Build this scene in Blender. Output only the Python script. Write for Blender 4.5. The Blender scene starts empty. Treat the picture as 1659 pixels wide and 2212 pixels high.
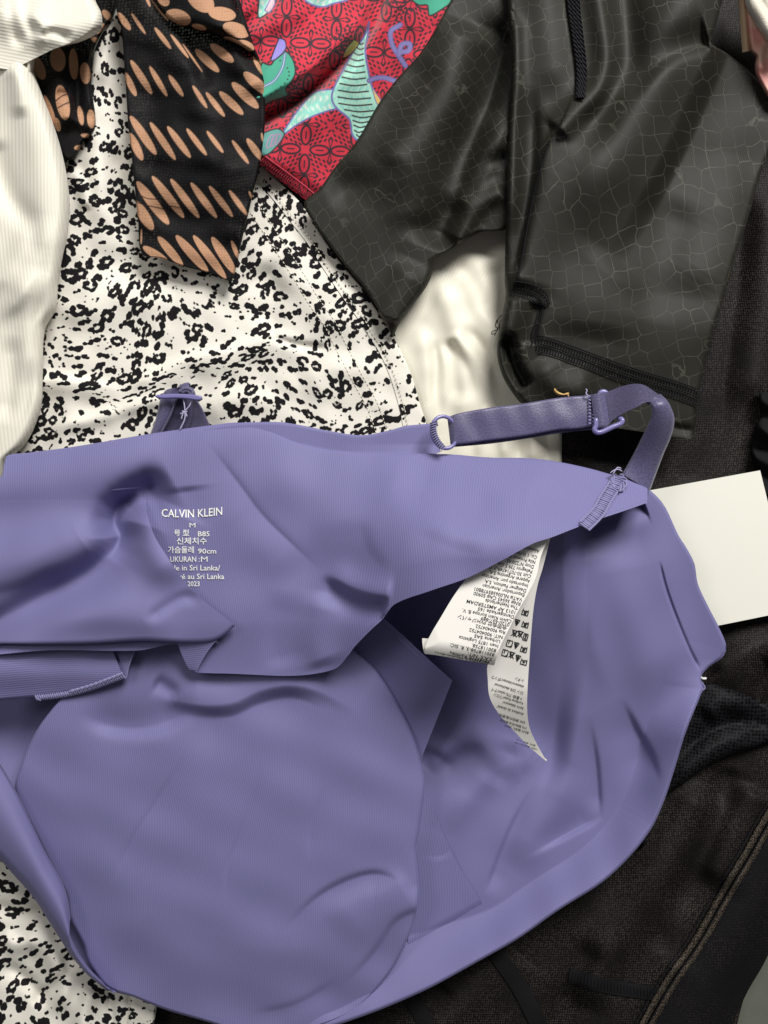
import bpy, math, random
import numpy as np
from mathutils import Vector

# ------------------------------------------------------------------ camera / light / world
H = 340.0          # camera height above the table plane, mm
S = 0.2            # mm per layout unit at the table plane
CX, CY = 829.5, 1106.0
scene = bpy.context.scene
cam_d = bpy.data.cameras.new('camera')
cam = bpy.data.objects.new('camera', cam_d)
scene.collection.objects.link(cam)
cam.location = (0, 0, H * 0.001)
cam.rotation_euler = (0, 0, 0)
cam_d.sensor_fit = 'VERTICAL'
cam_d.angle = 2 * math.atan(2212 * S / 2 / H)
cam_d.clip_start = 0.01
cam_d.clip_end = 20
scene.camera = cam

world = bpy.data.worlds.new("World")
scene.world = world
world.use_nodes = True
bg = world.node_tree.nodes['Background']
bg.inputs[0].default_value = (1.0, 0.99, 0.97, 1)
bg.inputs[1].default_value = 0.105

def area(name, loc, target, size, watts, col):
    d = bpy.data.lights.new(name, 'AREA')
    d.shape = 'RECTANGLE'
    d.size, d.size_y = size
    d.energy = watts
    d.color = col
    o = bpy.data.objects.new(name, d)
    scene.collection.objects.link(o)
    o.location = loc
    o.rotation_euler = (Vector(target) - Vector(loc)).to_track_quat('-Z', 'Y').to_euler()
    return o

area('ceiling_light', (0.40, 0.86, 0.88), (0, 0, 0), (0.56, 0.44), 22.5, (1.0, 0.985, 0.945))
area('ceiling_light_far', (-0.75, 0.45, 1.05), (0, 0, 0), (0.5, 0.3), 3.0, (1.0, 0.985, 0.95))

scene.view_settings.view_transform = 'Standard'
scene.view_settings.look = 'None'
scene.view_settings.exposure = 0.0
scene.view_settings.gamma = 1.0
scene.cycles.max_bounces = 6
scene.cycles.transparent_max_bounces = 12

rng = np.random.default_rng(7)
random.seed(7)

# ------------------------------------------------------------------ geometry helpers
def W(x, y, z):
    """layout coordinates (x right, y down) and height in mm -> metres"""
    x, y, z = np.asarray(x, float), np.asarray(y, float), np.asarray(z, float)
    f = (H - z) / H * S * 0.001
    return np.stack([(x - CX) * f, (CY - y) * f, z * 0.001 + 0 * x], -1)

def spline(pts, n):
    """Catmull-Rom through pts, n samples evenly along its length"""
    p = np.asarray(pts, float)
    if len(p) == 2:
        t = np.linspace(0, 1, n)[:, None]
        return p[0] * (1 - t) + p[1] * t
    q = np.vstack([2 * p[0] - p[1], p, 2 * p[-1] - p[-2]])
    out = []
    for i in range(len(p) - 1):
        p0, p1, p2, p3 = q[i:i + 4]
        d1 = np.linalg.norm(p2 - p1) + 1e-9
        m1 = (p2 - p0) / (np.linalg.norm(p2 - p1) + np.linalg.norm(p1 - p0) + 1e-9) * d1
        m2 = (p3 - p1) / (np.linalg.norm(p3 - p2) + np.linalg.norm(p2 - p1) + 1e-9) * d1
        t = np.linspace(0, 1, 25)[:-1, None]
        out.append((2 * t**3 - 3 * t**2 + 1) * p1 + (t**3 - 2 * t**2 + t) * m1
                   + (-2 * t**3 + 3 * t**2) * p2 + (t**3 - t**2) * m2)
    out.append(p[-1:])
    c = np.vstack(out)
    s = np.r_[0, np.cumsum(np.linalg.norm(np.diff(c, axis=0), axis=1))]
    u = np.linspace(0, s[-1], n)
    return np.stack([np.interp(u, s, c[:, k]) for k in range(c.shape[1])], -1)

def plen(pts):
    p = spline(pts, 60)
    return np.linalg.norm(np.diff(p[:, :2], axis=0), axis=1).sum()

def sstep(a, b, x):
    t = np.clip((x - a) / (b - a), 0, 1)
    return t * t * (3 - 2 * t)

def poly_dist(X, Y, pts, n=40):
    """signed distance (positive on the right of travel, y down) and arclength fraction"""
    c = spline(pts, n)
    best = np.full(X.shape, 1e9)
    sgn = np.zeros(X.shape)
    tt = np.zeros(X.shape)
    seg = np.linalg.norm(np.diff(c, axis=0), axis=1)
    cum = np.r_[0, np.cumsum(seg)]
    for i in range(len(c) - 1):
        a, d, L = c[i], c[i + 1] - c[i], seg[i] + 1e-9
        rx, ry = X - a[0], Y - a[1]
        t = np.clip((rx * d[0] + ry * d[1]) / (L * L), 0, 1)
        ex, ey = rx - t * d[0], ry - t * d[1]
        dd = ex * ex + ey * ey
        m = dd < best
        best = np.where(m, dd, best)
        sgn = np.where(m, np.sign(d[0] * ry - d[1] * rx), sgn)
        tt = np.where(m, (cum[i] + t * L) / cum[-1], tt)
    return np.sqrt(best) * sgn, tt

def strokes(X, Y, lst):
    """sum of folds: (points, height mm, width left, width right[, taper start, taper end])"""
    Z = np.zeros(X.shape)
    for st in lst:
        pts, amp, wl, wr = st[:4]
        t0, t1 = (st[4], st[5]) if len(st) > 5 else (0.25, 0.25)
        p = np.asarray(pts, float)
        m = 2.6 * max(wl, wr)
        k = ((X > p[:, 0].min() - m) & (X < p[:, 0].max() + m)
             & (Y > p[:, 1].min() - m) & (Y < p[:, 1].max() + m))
        if not k.any():
            continue
        flag = st[6] if len(st) > 6 else ''
        if 'f' not in flag:
            amp = math.copysign(min(abs(amp), 0.14 * min(wl, wr) + 0.03 * max(wl, wr)), amp)
        d, t = poly_dist(X[k], Y[k], pts, 30)
        w = np.where(d < 0, wl, wr)
        env = 1.0
        if t0 > 0: env = env * sstep(0, t0, t)
        if t1 > 0: env = env * sstep(0, t1, 1 - t)
        q = np.abs(d / w)
        Z[k] += amp * (np.exp(-q * 1.3) if 'c' in flag else np.exp(-q * q)) * env
    return Z

def wob(X, Y, scale, seed, n=7):
    r = np.random.default_rng(seed)
    Z = np.zeros(X.shape)
    for _ in range(n):
        a = r.uniform(0, 2 * math.pi)
        k = 2 * math.pi / (scale * r.uniform(0.7, 1.6))
        Z += np.sin(k * (X * math.cos(a) + Y * math.sin(a)) + r.uniform(0, 6.28))
    return Z / math.sqrt(n)

def empty(name, label, cat, loc=(0, 0, 0), group=None):
    o = bpy.data.objects.new(name, None)
    scene.collection.objects.link(o)
    o.location = loc
    o.empty_display_size = 0.01
    o['label'] = label
    o['category'] = cat
    if group: o['group'] = group
    return o

def mesh_obj(name, co, faces, mat, parent=None, uv=None, attrs=None, colors=None, smooth=True, kind=None, label=None):
    me = bpy.data.meshes.new(name)
    co = np.asarray(co, np.float32)
    if parent is not None:
        q = parent
        while q is not None:
            co = co - np.asarray(q.location, np.float32)
            q = q.parent
    faces = np.asarray(faces, np.int32)
    n = faces.shape[1]
    me.vertices.add(len(co))
    me.vertices.foreach_set('co', co.ravel())
    me.loops.add(faces.size)
    me.loops.foreach_set('vertex_index', faces.ravel())
    me.polygons.add(len(faces))
    me.polygons.foreach_set('loop_start', np.arange(0, faces.size, n, dtype=np.int32))
    me.polygons.foreach_set('use_smooth', np.full(len(faces), smooth, bool))
    me.update(calc_edges=True)
    if uv is not None:
        l = me.uv_layers.new(name='UVMap')
        l.data.foreach_set('uv', np.asarray(uv, np.float32)[faces.ravel()].ravel())
    for k, a in (attrs or {}).items():
        at = me.attributes.new(k, 'FLOAT', 'POINT')
        at.data.foreach_set('value', np.asarray(a, np.float32).ravel())
    for k, a in (colors or {}).items():
        at = me.attributes.new(k, 'FLOAT_COLOR', 'POINT')
        c4 = np.ones((len(co), 4), np.float32)
        c4[:, :3] = a
        at.data.foreach_set('color', c4.ravel())
    me.materials.append(mat)
    me.validate()
    o = bpy.data.objects.new(name, me)
    scene.collection.objects.link(o)
    if parent is not None: o.parent = parent
    if kind: o['kind'] = kind
    if label: o['label'] = label
    return o

def sheet(name, parent, mat, L, R, zf, step=4.0, thick=0.7, roll=None, uvf=None, attrf=None, colf=None, label=None, kind=None, solid=False):
    """cloth between two edge curves; zf(X, Y, U, V) gives height in mm; the rim turns down by `thick`"""
    lv = max(plen(L), plen(R))
    nv = max(4, int(lv / step))
    a, b = spline(L, nv + 1), spline(R, nv + 1)
    lu = np.linalg.norm(a - b, axis=1).max()
    nu = max(3, int(lu / step))
    U = np.linspace(0, 1, nu + 1)[None, :] + np.zeros((nv + 1, 1))
    V = np.linspace(0, 1, nv + 1)[:, None] + np.zeros((1, nu + 1))
    X = a[:, None, 0] * (1 - U) + b[:, None, 0] * U
    Y = a[:, None, 1] * (1 - U) + b[:, None, 1] * U
    Z = zf(X, Y, U, V)
    wid = np.linalg.norm(a - b, axis=1)[:, None] + np.zeros_like(X)
    if roll:
        for side, (w, h) in roll.items():
            d = {'l': U * wid, 'r': (1 - U) * wid, 't': V * lv, 'b': (1 - V) * lv}[side]
            q = np.clip(1 - d / w, 0, 1)
            Z = Z - h * (1 - np.sqrt(np.clip(1 - q * q, 0, 1)))
    co = W(X, Y, Z).reshape(-1, 3)
    uv = np.stack(uvf(X, Y, U, V), -1).reshape(-1, 2) if uvf else np.stack([X + 14 * wob(X, Y, 420, 77), -Y + 14 * wob(X, Y, 400, 78)], -1).reshape(-1, 2) / 100.0
    attrs = {k: f.ravel() for k, f in (attrf(X, Y, U, V) if attrf else {}).items()}
    cols = {k: f.reshape(-1, 3) for k, f in (colf(X, Y, U, V) if colf else {}).items()}
    idx = np.arange((nv + 1) * (nu + 1)).reshape(nv + 1, nu + 1)
    q = np.stack([idx[1:, :-1], idx[1:, 1:], idx[:-1, 1:], idx[:-1, :-1]], -1).reshape(-1, 4)
    # rim
    loop = np.r_[idx[0, :-1], idx[:-1, -1], idx[-1, :0:-1], idx[:0:-1, 0]]
    n0, m = len(co), len(loop)
    cen = co.mean(0)
    top = co[loop]
    mid = top.copy()
    nx = np.roll(top, -1, 0) - np.roll(top, 1, 0)
    inw = np.stack([-nx[:, 1], nx[:, 0], 0 * nx[:, 0]], -1)
    inw /= np.linalg.norm(inw, axis=1)[:, None] + 1e-9
    if ((inw * (cen - top)).sum(1)).mean() < 0: inw = -inw
    t = thick * 0.001
    low = top + inw * t * 0.2; low[:, 2] -= t
    low2 = top + inw * t * 2.2; low2[:, 2] -= t * 1.15
    co = np.vstack([co, top, low, low2])
    A = n0 + np.arange(m); B = A + m; C = B + m
    r = lambda k: np.roll(k, -1)
    rim = np.vstack([np.stack([A, r(A), r(B), B], -1), np.stack([B, r(B), r(C), C], -1)])
    uv = np.vstack([uv, uv[loop], uv[loop], uv[loop]])
    attrs = {k: np.r_[v, v[loop], v[loop], v[loop]] for k, v in attrs.items()}
    cols = {k: np.vstack([v, v[loop], v[loop], v[loop]]) for k, v in cols.items()}
    return mesh_obj(name, co, np.vstack([q, rim]), mat, parent, uv, attrs, cols, label=label, kind=kind)

def tube_data(paths, rad, sides=7, closed=False):
    """paths: list of (n,3) arrays in metres; rad in mm (scalar or per path)"""
    vs, fs, base = [], [], 0
    for i, p in enumerate(paths):
        p = np.asarray(p, float)
        r = (rad[i] if hasattr(rad, '__len__') else rad) * 0.001
        n = len(p)
        if closed:
            tg = np.roll(p, -1, 0) - np.roll(p, 1, 0)
        else:
            tg = np.gradient(p, axis=0)
        tg /= np.linalg.norm(tg, axis=1)[:, None] + 1e-12
        up = np.array([0.0, 0.0, 1.0]) + np.array([0.013, 0.02, 0])
        s = np.cross(tg, up); s /= np.linalg.norm(s, axis=1)[:, None] + 1e-12
        u = np.cross(s, tg)
        ang = np.linspace(0, 2 * math.pi, sides, endpoint=False)
        rr = np.full(n, r)
        if not closed and n > 2:
            rr[0] *= 0.5; rr[-1] *= 0.5
        ring = p[:, None] + rr[:, None, None] * (np.cos(ang)[None, :, None] * s[:, None] + np.sin(ang)[None, :, None] * u[:, None])
        vs.append(ring.reshape(-1, 3))
        rows = n if closed else n - 1
        for k in range(rows):
            k2 = (k + 1) % n
            for j in range(sides):
                j2 = (j + 1) % sides
                fs.append((base + k * sides + j, base + k * sides + j2, base + k2 * sides + j2, base + k2 * sides + j))
        base += n * sides
    return np.vstack(vs), np.array(fs)

def tubes(name, paths, rad, mat, parent=None, sides=7, closed=False, kind=None, label=None):
    v, f = tube_data(paths, rad, sides, closed)
    return mesh_obj(name, v, f, mat, parent, uv=v[:, :2] * 500, kind=kind, label=label)

def bars_along(pts, zf, half, spacing, skew=0.0, lift=0.25, n_mid=3, jit=0.0):
    """short thread bars across a seam line"""
    L = plen(pts)
    n = max(2, int(L / spacing))
    c = spline(pts, n)
    tg = np.gradient(c, axis=0); tg /= np.linalg.norm(tg, axis=1)[:, None] + 1e-9
    nr = np.stack([-tg[:, 1], tg[:, 0]], -1)
    out = []
    for i in range(n):
        j = rng.uniform(-jit, jit)
        s = np.linspace(-1, 1, n_mid)[:, None]
        p = c[i] + nr[i] * half * s + tg[i] * (skew * s + j)
        z = zf(p[:, 0], p[:, 1]) + lift * (1.2 - 0.8 * s[:, 0] ** 2)
        out.append(W(p[:, 0], p[:, 1], z))
    return out

def line_on(pts, zf, lift=0.2, n=60, off=0.0):
    c = spline(pts, n)
    tg = np.gradient(c, axis=0); tg /= np.linalg.norm(tg, axis=1)[:, None] + 1e-9
    nr = np.stack([-tg[:, 1], tg[:, 0]], -1)
    c = c + nr * off
    return W(c[:, 0], c[:, 1], zf(c[:, 0], c[:, 1]) + lift)

# ------------------------------------------------------------------ text as flat print
FONT = None
def text_mesh(body, size=1.0, align='LEFT', bold=0.0):
    cu = bpy.data.curves.new('text', 'FONT')
    cu.body = body
    cu.size = size
    cu.align_x = align
    cu.resolution_u = 2
    cu.offset = bold
    ob = bpy.data.objects.new('text', cu)
    scene.collection.objects.link(ob)
    dg = bpy.context.evaluated_depsgraph_get()
    me = bpy.data.meshes.new_from_object(ob.evaluated_get(dg))
    v = np.empty(len(me.vertices) * 3, np.float32)
    me.vertices.foreach_get('co', v)
    v = v.reshape(-1, 3)[:, :2].astype(float)
    me.calc_loop_triangles()
    t = np.empty(len(me.loop_triangles) * 3, np.int32)
    me.loop_triangles.foreach_get('vertices', t)
    bpy.data.objects.remove(ob)
    bpy.data.curves.remove(cu)
    bpy.data.meshes.remove(me)
    return v, t.reshape(-1, 3)

# ------------------------------------------------------------------ material helpers
class NT:
    def __init__(self, name):
        self.m = bpy.data.materials.new(name)
        self.m.use_nodes = True
        self.t = self.m.node_tree
        self.p = self.t.nodes['Principled BSDF']
        self.out = self.t.nodes['Material Output']
    def n(self, typ, **kw):
        nd = self.t.nodes.new(typ)
        for k, v in kw.items():
            setattr(nd, k, v)
        return nd
    def l(self, a, b):
        self.t.links.new(a, b)
    def set(self, **kw):
        for k, v in kw.items():
            self.p.inputs[k.replace('_', ' ')].default_value = v
    def math(self, op, a, b=None, c=None):
        nd = self.n('ShaderNodeMath', operation=op)
        for i, v in enumerate((a, b, c)):
            if v is None: continue
            if hasattr(v, 'is_linked'): self.l(v, nd.inputs[i])
            else: nd.inputs[i].default_value = v
        return nd.outputs[0]
    def uv(self):
        return self.n('ShaderNodeUVMap').outputs[0]
    def mapping(self, vec, scale=(1, 1, 1), rot=0.0, loc=(0, 0, 0)):
        nd = self.n('ShaderNodeMapping')
        nd.inputs['Scale'].default_value = scale
        nd.inputs['Rotation'].default_value = (0, 0, rot)
        nd.inputs['Location'].default_value = loc
        self.l(vec, nd.inputs['Vector'])
        return nd.outputs[0]
    def noise(self, vec, scale, detail=2.0, rough=0.5):
        nd = self.n('ShaderNodeTexNoise')
        nd.inputs['Scale'].default_value = scale
        nd.inputs['Detail'].default_value = detail
        nd.inputs['Roughness'].default_value = rough
        self.l(vec, nd.inputs['Vector'])
        return nd.outputs[0]
    def noisecol(self, vec, scale, detail=2.0):
        nd = self.n('ShaderNodeTexNoise')
        nd.inputs['Scale'].default_value = scale
        nd.inputs['Detail'].default_value = detail
        self.l(vec, nd.inputs['Vector'])
        return nd.outputs[1]
    def wave(self, vec, scale, dist=0.0, dscale=1.0, axis='X'):
        nd = self.n('ShaderNodeTexWave', bands_direction=axis)
        nd.inputs['Scale'].default_value = scale
        nd.inputs['Distortion'].default_value = dist
        nd.inputs['Detail Scale'].default_value = dscale
        self.l(vec, nd.inputs['Vector'])
        return nd.outputs[1]
    def voro(self, vec, scale, feature='F1', rand=1.0, out='Distance'):
        nd = self.n('ShaderNodeTexVoronoi', feature=feature)
        nd.inputs['Scale'].default_value = scale
        nd.inputs['Randomness'].default_value = rand
        self.l(vec, nd.inputs['Vector'])
        return nd.outputs[out]
    def ramp(self, fac, a, b, lo=0.0, hi=1.0):
        nd = self.n('ShaderNodeMapRange')
        nd.inputs['From Min'].default_value = a
        nd.inputs['From Max'].default_value = b
        nd.inputs['To Min'].default_value = lo
        nd.inputs['To Max'].default_value = hi
        self.l(fac, nd.inputs['Value'])
        return nd.outputs[0]
    def mix(self, fac, a, b, mode='MIX'):
        nd = self.n('ShaderNodeMix', data_type='RGBA', blend_type=mode)
        for s, v in ((nd.inputs[0], fac), (nd.inputs[6], a), (nd.inputs[7], b)):
            if hasattr(v, 'is_linked'): self.l(v, s)
            elif isinstance(v, (int, float)): s.default_value = v
            else: s.default_value = (*v, 1)
        return nd.outputs[2]
    def vadd(self, a, b, s):
        sc = self.n('ShaderNodeVectorMath', operation='SCALE'); sc.inputs['Scale'].default_value = s
        sub = self.n('ShaderNodeVectorMath', operation='SUBTRACT'); sub.inputs[1].default_value = (0.5, 0.5, 0.5)
        self.l(b, sub.inputs[0]); self.l(sub.outputs[0], sc.inputs[0])
        ad = self.n('ShaderNodeVectorMath', operation='ADD')
        self.l(a, ad.inputs[0]); self.l(sc.outputs[0], ad.inputs[1])
        return ad.outputs[0]
    def bump(self, h, strength, dist=0.0003):
        nd = self.n('ShaderNodeBump')
        nd.inputs['Strength'].default_value = strength
        nd.inputs['Distance'].default_value = dist
        self.l(h, nd.inputs['Height'])
        self.l(nd.outputs[0], self.p.inputs['Normal'])
    def color(self, c):
        if hasattr(c, 'is_linked'): self.l(c, self.p.inputs['Base Color'])
        else: self.p.inputs['Base Color'].default_value = (*c, 1)
    def attr(self, name):
        return self.n('ShaderNodeAttribute', attribute_name=name)

def lin(r, g, b):
    f = lambda c: (c / 255 / 12.92) if c <= 10 else ((c / 255 + 0.055) / 1.055) ** 2.4
    return (f(r), f(g), f(b))

# uv unit is 100 layout units = 20 mm
def knit(name, col, rib=20.0, bump=0.25, rough=0.6, sheen=0.25, rot=0.0, var=0.085, tint=None):
    m = NT(name)
    u = m.uv()
    w = m.wave(m.mapping(u, rot=rot), rib * 0.314159, 0.6, 3.0)
    fine = m.noise(u, 36.0, 3.0, 0.65)
    big = m.noise(u, 1.2, 2.0)
    h = m.math('ADD', m.math('MULTIPLY', w, 0.7), m.math('MULTIPLY', fine, 0.5))
    m.bump(h, bump, 0.00018)
    c1 = tuple(x * (1 - var) for x in col)
    c2 = tuple(min(1, x * (1 + var)) for x in col)
    c = m.mix(m.math('ADD', m.math('MULTIPLY', w, 0.6), m.math('MULTIPLY', fine, 0.45)), c1, c2)
    m.color(c)
    m.set(Roughness=rough, Sheen_Weight=sheen, Sheen_Roughness=0.4)
    m.p.inputs['Sheen Tint'].default_value = (*(tint or col), 1)
    m.p.inputs['Specular IOR Level'].default_value = 0.25
    return m.m

PUR = (0.170, 0.161, 0.334)
M_pur = knit('violet_knit', PUR, rib=20.0, bump=0.36, sheen=0.12, tint=(0.6, 0.58, 0.9))
M_pur_d = knit('violet_knit_diagonal', PUR, rib=20.0, bump=0.36, rot=math.radians(38), sheen=0.12, tint=(0.6, 0.58, 0.9))
M_pur_h = knit('violet_knit_crosswise', PUR, rib=20.0, bump=0.45, rot=math.radians(88), sheen=0.12, tint=(0.6, 0.58, 0.9))

def satin_mat(name, col, rough=0.38, bump=0.5):
    m = NT(name)
    u = m.uv()
    f = m.noise(u, 26.0, 3.0, 0.75)
    m.bump(f, bump, 0.0004)
    m.color(m.mix(m.ramp(f, 0.3, 0.7), tuple(x * 0.55 for x in col), tuple(x * 1.45 for x in col)))
    m.set(Roughness=rough, Sheen_Weight=0.3)
    m.p.inputs['Specular IOR Level'].default_value = 0.55
    return m.m
M_strap = satin_mat('violet_satin_elastic', (0.092, 0.082, 0.170), 0.36, 0.35)
M_strap_in = satin_mat('violet_plush_elastic', (0.066, 0.056, 0.126), 0.8, 0.3)

m = NT('violet_coated_metal'); m.color((0.20, 0.18, 0.40)); m.set(Roughness=0.22); M_metal = m.m
m = NT('violet_thread'); u = m.uv(); m.color(m.mix(m.noise(u, 30), (0.15, 0.14, 0.29), (0.25, 0.235, 0.45))); m.set(Roughness=0.6, Sheen_Weight=0.3); M_thread = m.m
m = NT('pale_thread'); m.color((0.40, 0.37, 0.55)); m.set(Roughness=0.6); M_thread_w = m.m
m = NT('white_print'); m.color((0.82, 0.82, 0.80)); m.set(Roughness=0.6); M_print_w = m.m
m = NT('black_print'); m.color((0.02, 0.02, 0.022)); m.set(Roughness=0.6); M_print_k = m.m
m = NT('black_thread'); m.color((0.008, 0.0075, 0.010)); m.set(Roughness=0.7); m.p.inputs['Specular IOR Level'].default_value = 0.15; M_thread_k = m.m
m = NT('red_thread'); m.color((0.42, 0.012, 0.045)); m.set(Roughness=0.6, Sheen_Weight=0.3); M_thread_r = m.m
m = NT('cream_thread'); m.color((0.72, 0.68, 0.58)); m.set(Roughness=0.7); M_thread_c = m.m

m = NT('white_satin_ribbon'); u = m.uv()
m.bump(m.noise(m.mapping(u, (14, 90, 1)), 6.0, 2.0), 0.06, 0.0002)
m.color((0.86, 0.825, 0.785)); m.set(Roughness=0.42); M_label = m.m

m = NT('white_card'); u = m.uv()
m.bump(m.noise(u, 40.0, 3.0), 0.05, 0.0002)
m.color(m.mix(m.noise(u, 1.0), (0.78, 0.765, 0.69), (0.80, 0.785, 0.715))); m.set(Roughness=0.5); M_card = m.m

m = NT('grey_table'); g = m.n('ShaderNodeTexCoord').outputs['Object']
m.color(m.mix(m.noise(g, 120.0, 4.0), (0.10, 0.105, 0.085), (0.14, 0.145, 0.12))); m.set(Roughness=0.55); M_table = m.m

# --- leopard cotton: printed blobs come from an attribute holding the distance to each blob's edge
m = NT('leopard_cotton'); u = m.uv()
d = m.attr('blob').outputs['Fac']
jag = m.math('SUBTRACT', m.noise(u, 16.0, 3.0, 0.7), 0.5)
d2 = m.math('ADD', d, m.math('MULTIPLY', jag, 4.5))
k = m.ramp(d2, -0.7, 0.7)
slub = m.noise(m.mapping(u, (2.0, 30.0, 1), rot=0.35), 3.0, 3.0)
white = m.mix(slub, (0.70, 0.66, 0.585), (0.83, 0.80, 0.735))
blk = m.mix(m.noise(u, 40.0), (0.006, 0.005, 0.007), (0.016, 0.014, 0.015))
m.color(m.mix(k, blk, white))
m.bump(m.math('ADD', slub, m.math('MULTIPLY', m.noise(u, 70.0), 0.5)), 0.25, 0.0003)
m.set(Roughness=0.85); m.p.inputs['Specular IOR Level'].default_value = 0.12; M_leo = m.m

# --- fabrics whose print is held in a colour attribute
m = NT('printed_jersey'); u = m.uv()
c = m.attr('print').outputs['Color']
n = m.noise(u, 60.0, 3.0, 0.7)
m.color(m.mix(0.35, c, m.mix(n, (0.25, 0.25, 0.25), (0.95, 0.95, 0.95)), 'OVERLAY'))
m.bump(m.math('ADD', n, m.wave(u, 6.0, 0.4)), 0.2, 0.0003)
m.set(Roughness=0.8, Sheen_Weight=0.25); M_red = m.m

def net_mat(name, base, hole, scale, holesize, trans, attr=None, rough=0.6, mod=1.0, squash=(1, 1, 1), rot=0.0, lo=0.35, hi=0.7):
    """open knit: small holes through which a little of what lies beneath shows"""
    m = NT(name); u = m.mapping(m.uv(), squash, rot)
    v = m.voro(u, scale, 'F1', 0.35)
    big = m.noise(m.uv(), 1.1, 3.0)
    hole_f = m.ramp(v, holesize, holesize * 0.55)
    f = m.math('MULTIPLY', hole_f, m.ramp(big, lo, hi))
    b = m.attr(attr).outputs['Color'] if attr else base
    m.color(m.mix(m.math('MULTIPLY', f, mod), b, hole))
    m.bump(v, 0.35, 0.0003)
    m.set(Roughness=rough)
    m.p.inputs['Specular IOR Level'].default_value = 0.10
    if trans > 0:
        tr = m.n('ShaderNodeBsdfTransparent'); mx = m.n('ShaderNodeMixShader')
        m.l(m.math('MULTIPLY', hole_f, trans), mx.inputs[0])
        m.l(m.p.outputs[0], mx.inputs[1]); m.l(tr.outputs[0], mx.inputs[2])
        m.l(mx.outputs[0], m.out.inputs[0])
    return m.m

M_scarf = net_mat('printed_black_mesh', None, (0.06, 0.05, 0.045), 15.0, 0.42, 0.10, attr='print', lo=0.38, hi=0.7, mod=0.2)
M_sheer = net_mat('sheer_black_knit', (0.0075, 0.0066, 0.0070), (0.070, 0.059, 0.049), 20.0, 0.45, 0.0, lo=0.22, hi=0.80, mod=0.9)
M_seam = net_mat('sheer_black_seam', (0.012, 0.010, 0.010), (0.20, 0.165, 0.125), 24.0, 0.42, 0.0, lo=0.1, hi=0.4, mod=0.9)
M_sheer_d = net_mat('dense_black_knit', (0.007, 0.0065, 0.0075), (0.04, 0.032, 0.028), 17.0, 0.36, 0.0, lo=0.35, hi=0.8, mod=0.8)
M_net = net_mat('black_power_net', (0.013, 0.013, 0.016), (0.001, 0.001, 0.001), 14, 0.52, 0.0, lo=-0.2, hi=0.0)
m = NT('black_elastic'); u = m.uv(); n_ = m.noise(u, 45.0, 3.0)
m.color(m.mix(n_, (0.005, 0.005, 0.006), (0.017, 0.016, 0.018))); m.bump(n_, 0.5, 0.0004); m.set(Roughness=0.85); m.p.inputs['Specular IOR Level'].default_value = 0.08; M_elast = m.m

# --- crocodile embossed stretch fabric
def croc(name, rot, sc=2.95):
    m = NT(name)
    u0 = m.uv()
    u = m.mapping(u0, rot=rot)
    ud = m.vadd(u, m.noisecol(u, 1.6, 1.0), 0.22)
    ud = m.vadd(ud, m.noisecol(u, 9.0, 2.0), 0.05)
    us = m.mapping(ud, (1.0, 0.86, 1))
    e = m.voro(us, sc, 'DISTANCE_TO_EDGE', 0.42)
    patch = m.ramp(m.noise(u0, 1.3, 3.0), 0.40, 0.62)
    line = m.math('MULTIPLY', m.ramp(e, 0.030, 0.006), m.math('ADD', 0.30, m.math('MULTIPLY', patch, 0.70)))
    tw = m.wave(m.mapping(u0, rot=rot + 0.5), 7.0, 0.5, 2.0)
    fine = m.noise(u0, 90.0, 3.0, 0.6)
    h = m.math('ADD', m.math('MULTIPLY', m.ramp(e, 0.0, 0.07), 0.12), m.math('ADD', m.math('MULTIPLY', tw, 0.30), m.math('MULTIPLY', fine, 0.35)))
    m.bump(h, 0.16, 0.0003)
    body = m.mix(fine, (0.0100, 0.0097, 0.0068), (0.0172, 0.0168, 0.0118))
    m.color(m.mix(m.math('MULTIPLY', line, 0.85), body, (0.074, 0.072, 0.058)))
    m.set(Roughness=0.60)
    m.p.inputs['Specular IOR Level'].default_value = 0.26
    return m.m
M_croc_l = croc('croc_stretch_left', math.radians(-28), 4.0)
M_croc_r = croc('croc_stretch_right', math.radians(-12))

# --- ribbed cream knit and white satin
m = NT('cream_rib'); u = m.uv()
w = m.wave(u, 4.2, 0.6, 1.0)
n_ = m.noise(u, 30.0, 3.0, 0.6)
m.bump(m.math('ADD', w, m.math('MULTIPLY', n_, 0.5)), 0.2, 0.0004)
m.color(m.mix(m.math('ADD', m.math('MULTIPLY', w, 0.7), m.math('MULTIPLY', n_, 0.3)), (0.70, 0.665, 0.57), (0.79, 0.76, 0.665)))
m.set(Roughness=0.6, Sheen_Weight=0.2); M_rib = m.m

m = NT('white_satin'); u = m.uv()
tw = m.wave(m.mapping(u, rot=0.5), 5.0, 0.3)
n_ = m.noise(u, 60.0, 3.0)
m.bump(m.math('ADD', tw, n_), 0.12, 0.0003)
m.color(m.mix(n_, (0.74, 0.70, 0.58), (0.80, 0.765, 0.65))); m.set(Roughness=0.5, Sheen_Weight=0.15); M_sat = m.m

m = NT('pink_cloth'); u = m.uv(); m.color(m.mix(m.ramp(m.noise(u, 2.2), 0.4, 0.62), (0.62, 0.40, 0.31), (0.64, 0.27, 0.24))); m.set(Roughness=0.55); M_pink = m.m
m = NT('white_fleece'); u = m.uv(); n_ = m.noise(u, 30, 4.0); m.color(m.mix(n_, (0.6, 0.55, 0.46), (0.72, 0.67, 0.58))); m.bump(n_, 0.5, 0.0006); m.set(Roughness=0.9, Sheen_Weight=0.3); M_fleece = m.m
m = NT('tan_card'); m.color((0.52, 0.37, 0.24)); m.set(Roughness=0.6); M_tan = m.m
m = NT('dry_leaf'); u = m.uv(); m.color(m.mix(m.noise(u, 8), (0.42, 0.24, 0.07), (0.62, 0.42, 0.17))); m.set(Roughness=0.6); M_leaf = m.m

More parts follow.
